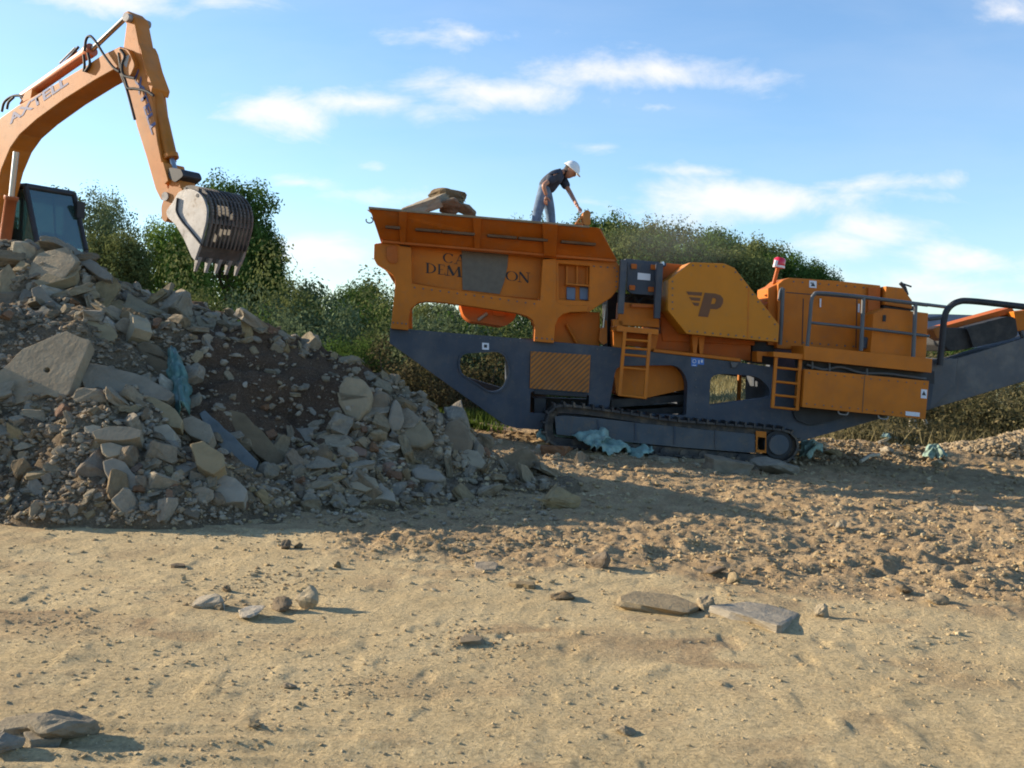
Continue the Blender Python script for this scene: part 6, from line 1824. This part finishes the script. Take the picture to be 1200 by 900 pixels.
wld = bpy.data.worlds.new('World'); scene.world = wld; wld.use_nodes = True
nt = wld.node_tree; N = nt.nodes; L = nt.links
bg = N['Background']
sky = N.new('ShaderNodeTexSky'); sky.sky_type = 'NISHITA'; sky.sun_disc = False
sky.sun_elevation = SUN_E; sky.sun_rotation = math.atan2(to_sun.x, to_sun.y)
sky.air_density = 1.0; sky.dust_density = .35; sky.ozone_density = 3.8; sky.altitude = 50
tc = N.new('ShaderNodeTexCoord')
sx = N.new('ShaderNodeSeparateXYZ'); L.new(tc.outputs['Generated'], sx.inputs[0])
def mth(op, a, b=None, c=None, clamp=False):
    x = N.new('ShaderNodeMath'); x.operation = op; x.use_clamp = clamp
    for i, v in enumerate((a, b, c)):
        if v is None: continue
        if isinstance(v, (int, float)): x.inputs[i].default_value = v
        else: L.new(v, x.inputs[i])
    return x.outputs[0]
yy = mth('MAXIMUM', sx.outputs['Y'], .08)
cx_ = mth('DIVIDE', sx.outputs['X'], yy); cz_ = mth('DIVIDE', sx.outputs['Z'], yy)
cv = N.new('ShaderNodeCombineXYZ'); L.new(cx_, cv.inputs['X']); L.new(cz_, cv.inputs['Y'])
def noise(scale, detail, rough, stretch, dist=0.):
    mp = N.new('ShaderNodeMapping'); mp.inputs['Scale'].default_value = (scale, scale * stretch, 1)
    L.new(cv.outputs[0], mp.inputs['Vector'])
    n_ = N.new('ShaderNodeTexNoise'); n_.inputs['Scale'].default_value = 1; n_.inputs['Detail'].default_value = detail; n_.inputs['Roughness'].default_value = rough; n_.inputs['Distortion'].default_value = dist
    L.new(mp.outputs[0], n_.inputs['Vector']); return n_.outputs['Fac']
n_big = noise(9, 8, .62, 2.2, .4)
n_fine = noise(30, 5, .6, 1.6)
CLOUDS = [(120, 2, 85, 22, 0, 1.05), (255, -4, 55, 12, 0, .6), (330, 132, 72, 26, 3, 1.1), (420, 120, 110, 22, 4, .9), (570, 110, 130, 24, 2, .9), (735, 86, 160, 23, 2, .95), (560, 40, 85, 18, 4, .72), (700, 172, 38, 9, 4, .55), (355, 214, 42, 7, 0, .6), (440, 196, 20, 6, 0, .45),
          (880, 236, 160, 27, 6, 1.0), (1010, 216, 110, 14, 8, .8), (1060, 228, 70, 8, -3, .55), (1020, 266, 70, 20, -4, .75), (380, 294, 85, 22, 0, 1.0), (985, 292, 60, 26, 0, .8), (1130, 305, 90, 22, 4, .75), (1060, 330, 120, 26, 0, .65), (1170, 345, 110, 26, 0, .6), (1185, 12, 50, 19, 0, .85), (820, 200, 60, 7, 0, .4), (770, 125, 20, 6, 0, .45), (470, 230, 80, 10, 3, .35), (1150, 300, 50, 14, 3, .6)]
acc = None
for (px, py, rx, ry, ang, wgt) in CLOUDS:
    d = ray(px, py); u_, v_ = d.x / d.y, d.z / d.y
    a = R(ang) - ROLL
    mp = N.new('ShaderNodeMapping'); mp.vector_type = 'TEXTURE'
    mp.inputs['Location'].default_value = (u_, v_, 0); mp.inputs['Rotation'].default_value = (0, 0, a); mp.inputs['Scale'].default_value = (rx / F, ry / F, 1)
    L.new(cv.outputs[0], mp.inputs['Vector'])
    ln = N.new('ShaderNodeVectorMath'); ln.operation = 'LENGTH'; L.new(mp.outputs[0], ln.inputs[0])
    t = mth('MULTIPLY', mth('SUBTRACT', 1.35, ln.outputs['Value'], clamp=False), wgt)
    acc = t if acc is None else mth('MAXIMUM', acc, t)
acc = mth('MAXIMUM', acc, -.6)
dn = mth('ADD', acc, mth('MULTIPLY', mth('SUBTRACT', n_big, .5), 3.0))
dn = mth('ADD', dn, mth('MULTIPLY', mth('SUBTRACT', n_fine, .5), .8))
ms = N.new('ShaderNodeMapRange'); ms.interpolation_type = 'SMOOTHSTEP'; ms.inputs['From Min'].default_value = .0; ms.inputs['From Max'].default_value = 1.45; ms.inputs['To Max'].default_value = .9
L.new(dn, ms.inputs['Value'])
# thin high veil everywhere near the horizon
veil = N.new('ShaderNodeMapRange'); veil.inputs['From Min'].default_value = .4; veil.inputs['From Max'].default_value = .75; veil.inputs['To Max'].default_value = .10
L.new(noise(3.5, 6, .55, 3.5, .3), veil.inputs['Value'])
dens = mth('MAXIMUM', ms.outputs['Result'], veil.outputs['Result'])
front = N.new('ShaderNodeMapRange'); front.inputs['From Min'].default_value = .05; front.inputs['From Max'].default_value = .2
L.new(sx.outputs['Y'], front.inputs['Value'])
dens = mth('MULTIPLY', dens, front.outputs['Result'])
mx = N.new('ShaderNodeMix'); mx.data_type = 'RGBA'
L.new(dens, mx.inputs['Factor']); L.new(sky.outputs['Color'], mx.inputs['A']); mx.inputs['B'].default_value = (4.45, 4.35, 4.3, 1)
L.new(mx.outputs['Result'], bg.inputs['Color'])
bg.inputs['Strength'].default_value = .136

# ------------------------------------------------------------------ view
vs_ = scene.view_settings
vs_.view_transform = 'Standard'; vs_.look = 'None'; vs_.gamma = 1; vs_.use_curve_mapping = False
vs_.exposure = .88
cy = scene.cycles
cy.max_bounces = 6; cy.diffuse_bounces = 3; cy.glossy_bounces = 2; cy.transparent_max_bounces = 8; cy.transmission_bounces = 3
cy.volume_step_rate = 3; cy.volume_max_steps = 64; cy.volume_bounces = 0
cy.use_denoising = True
cy.pixel_filter_type = 'BLACKMAN_HARRIS'; cy.filter_width = 1.9
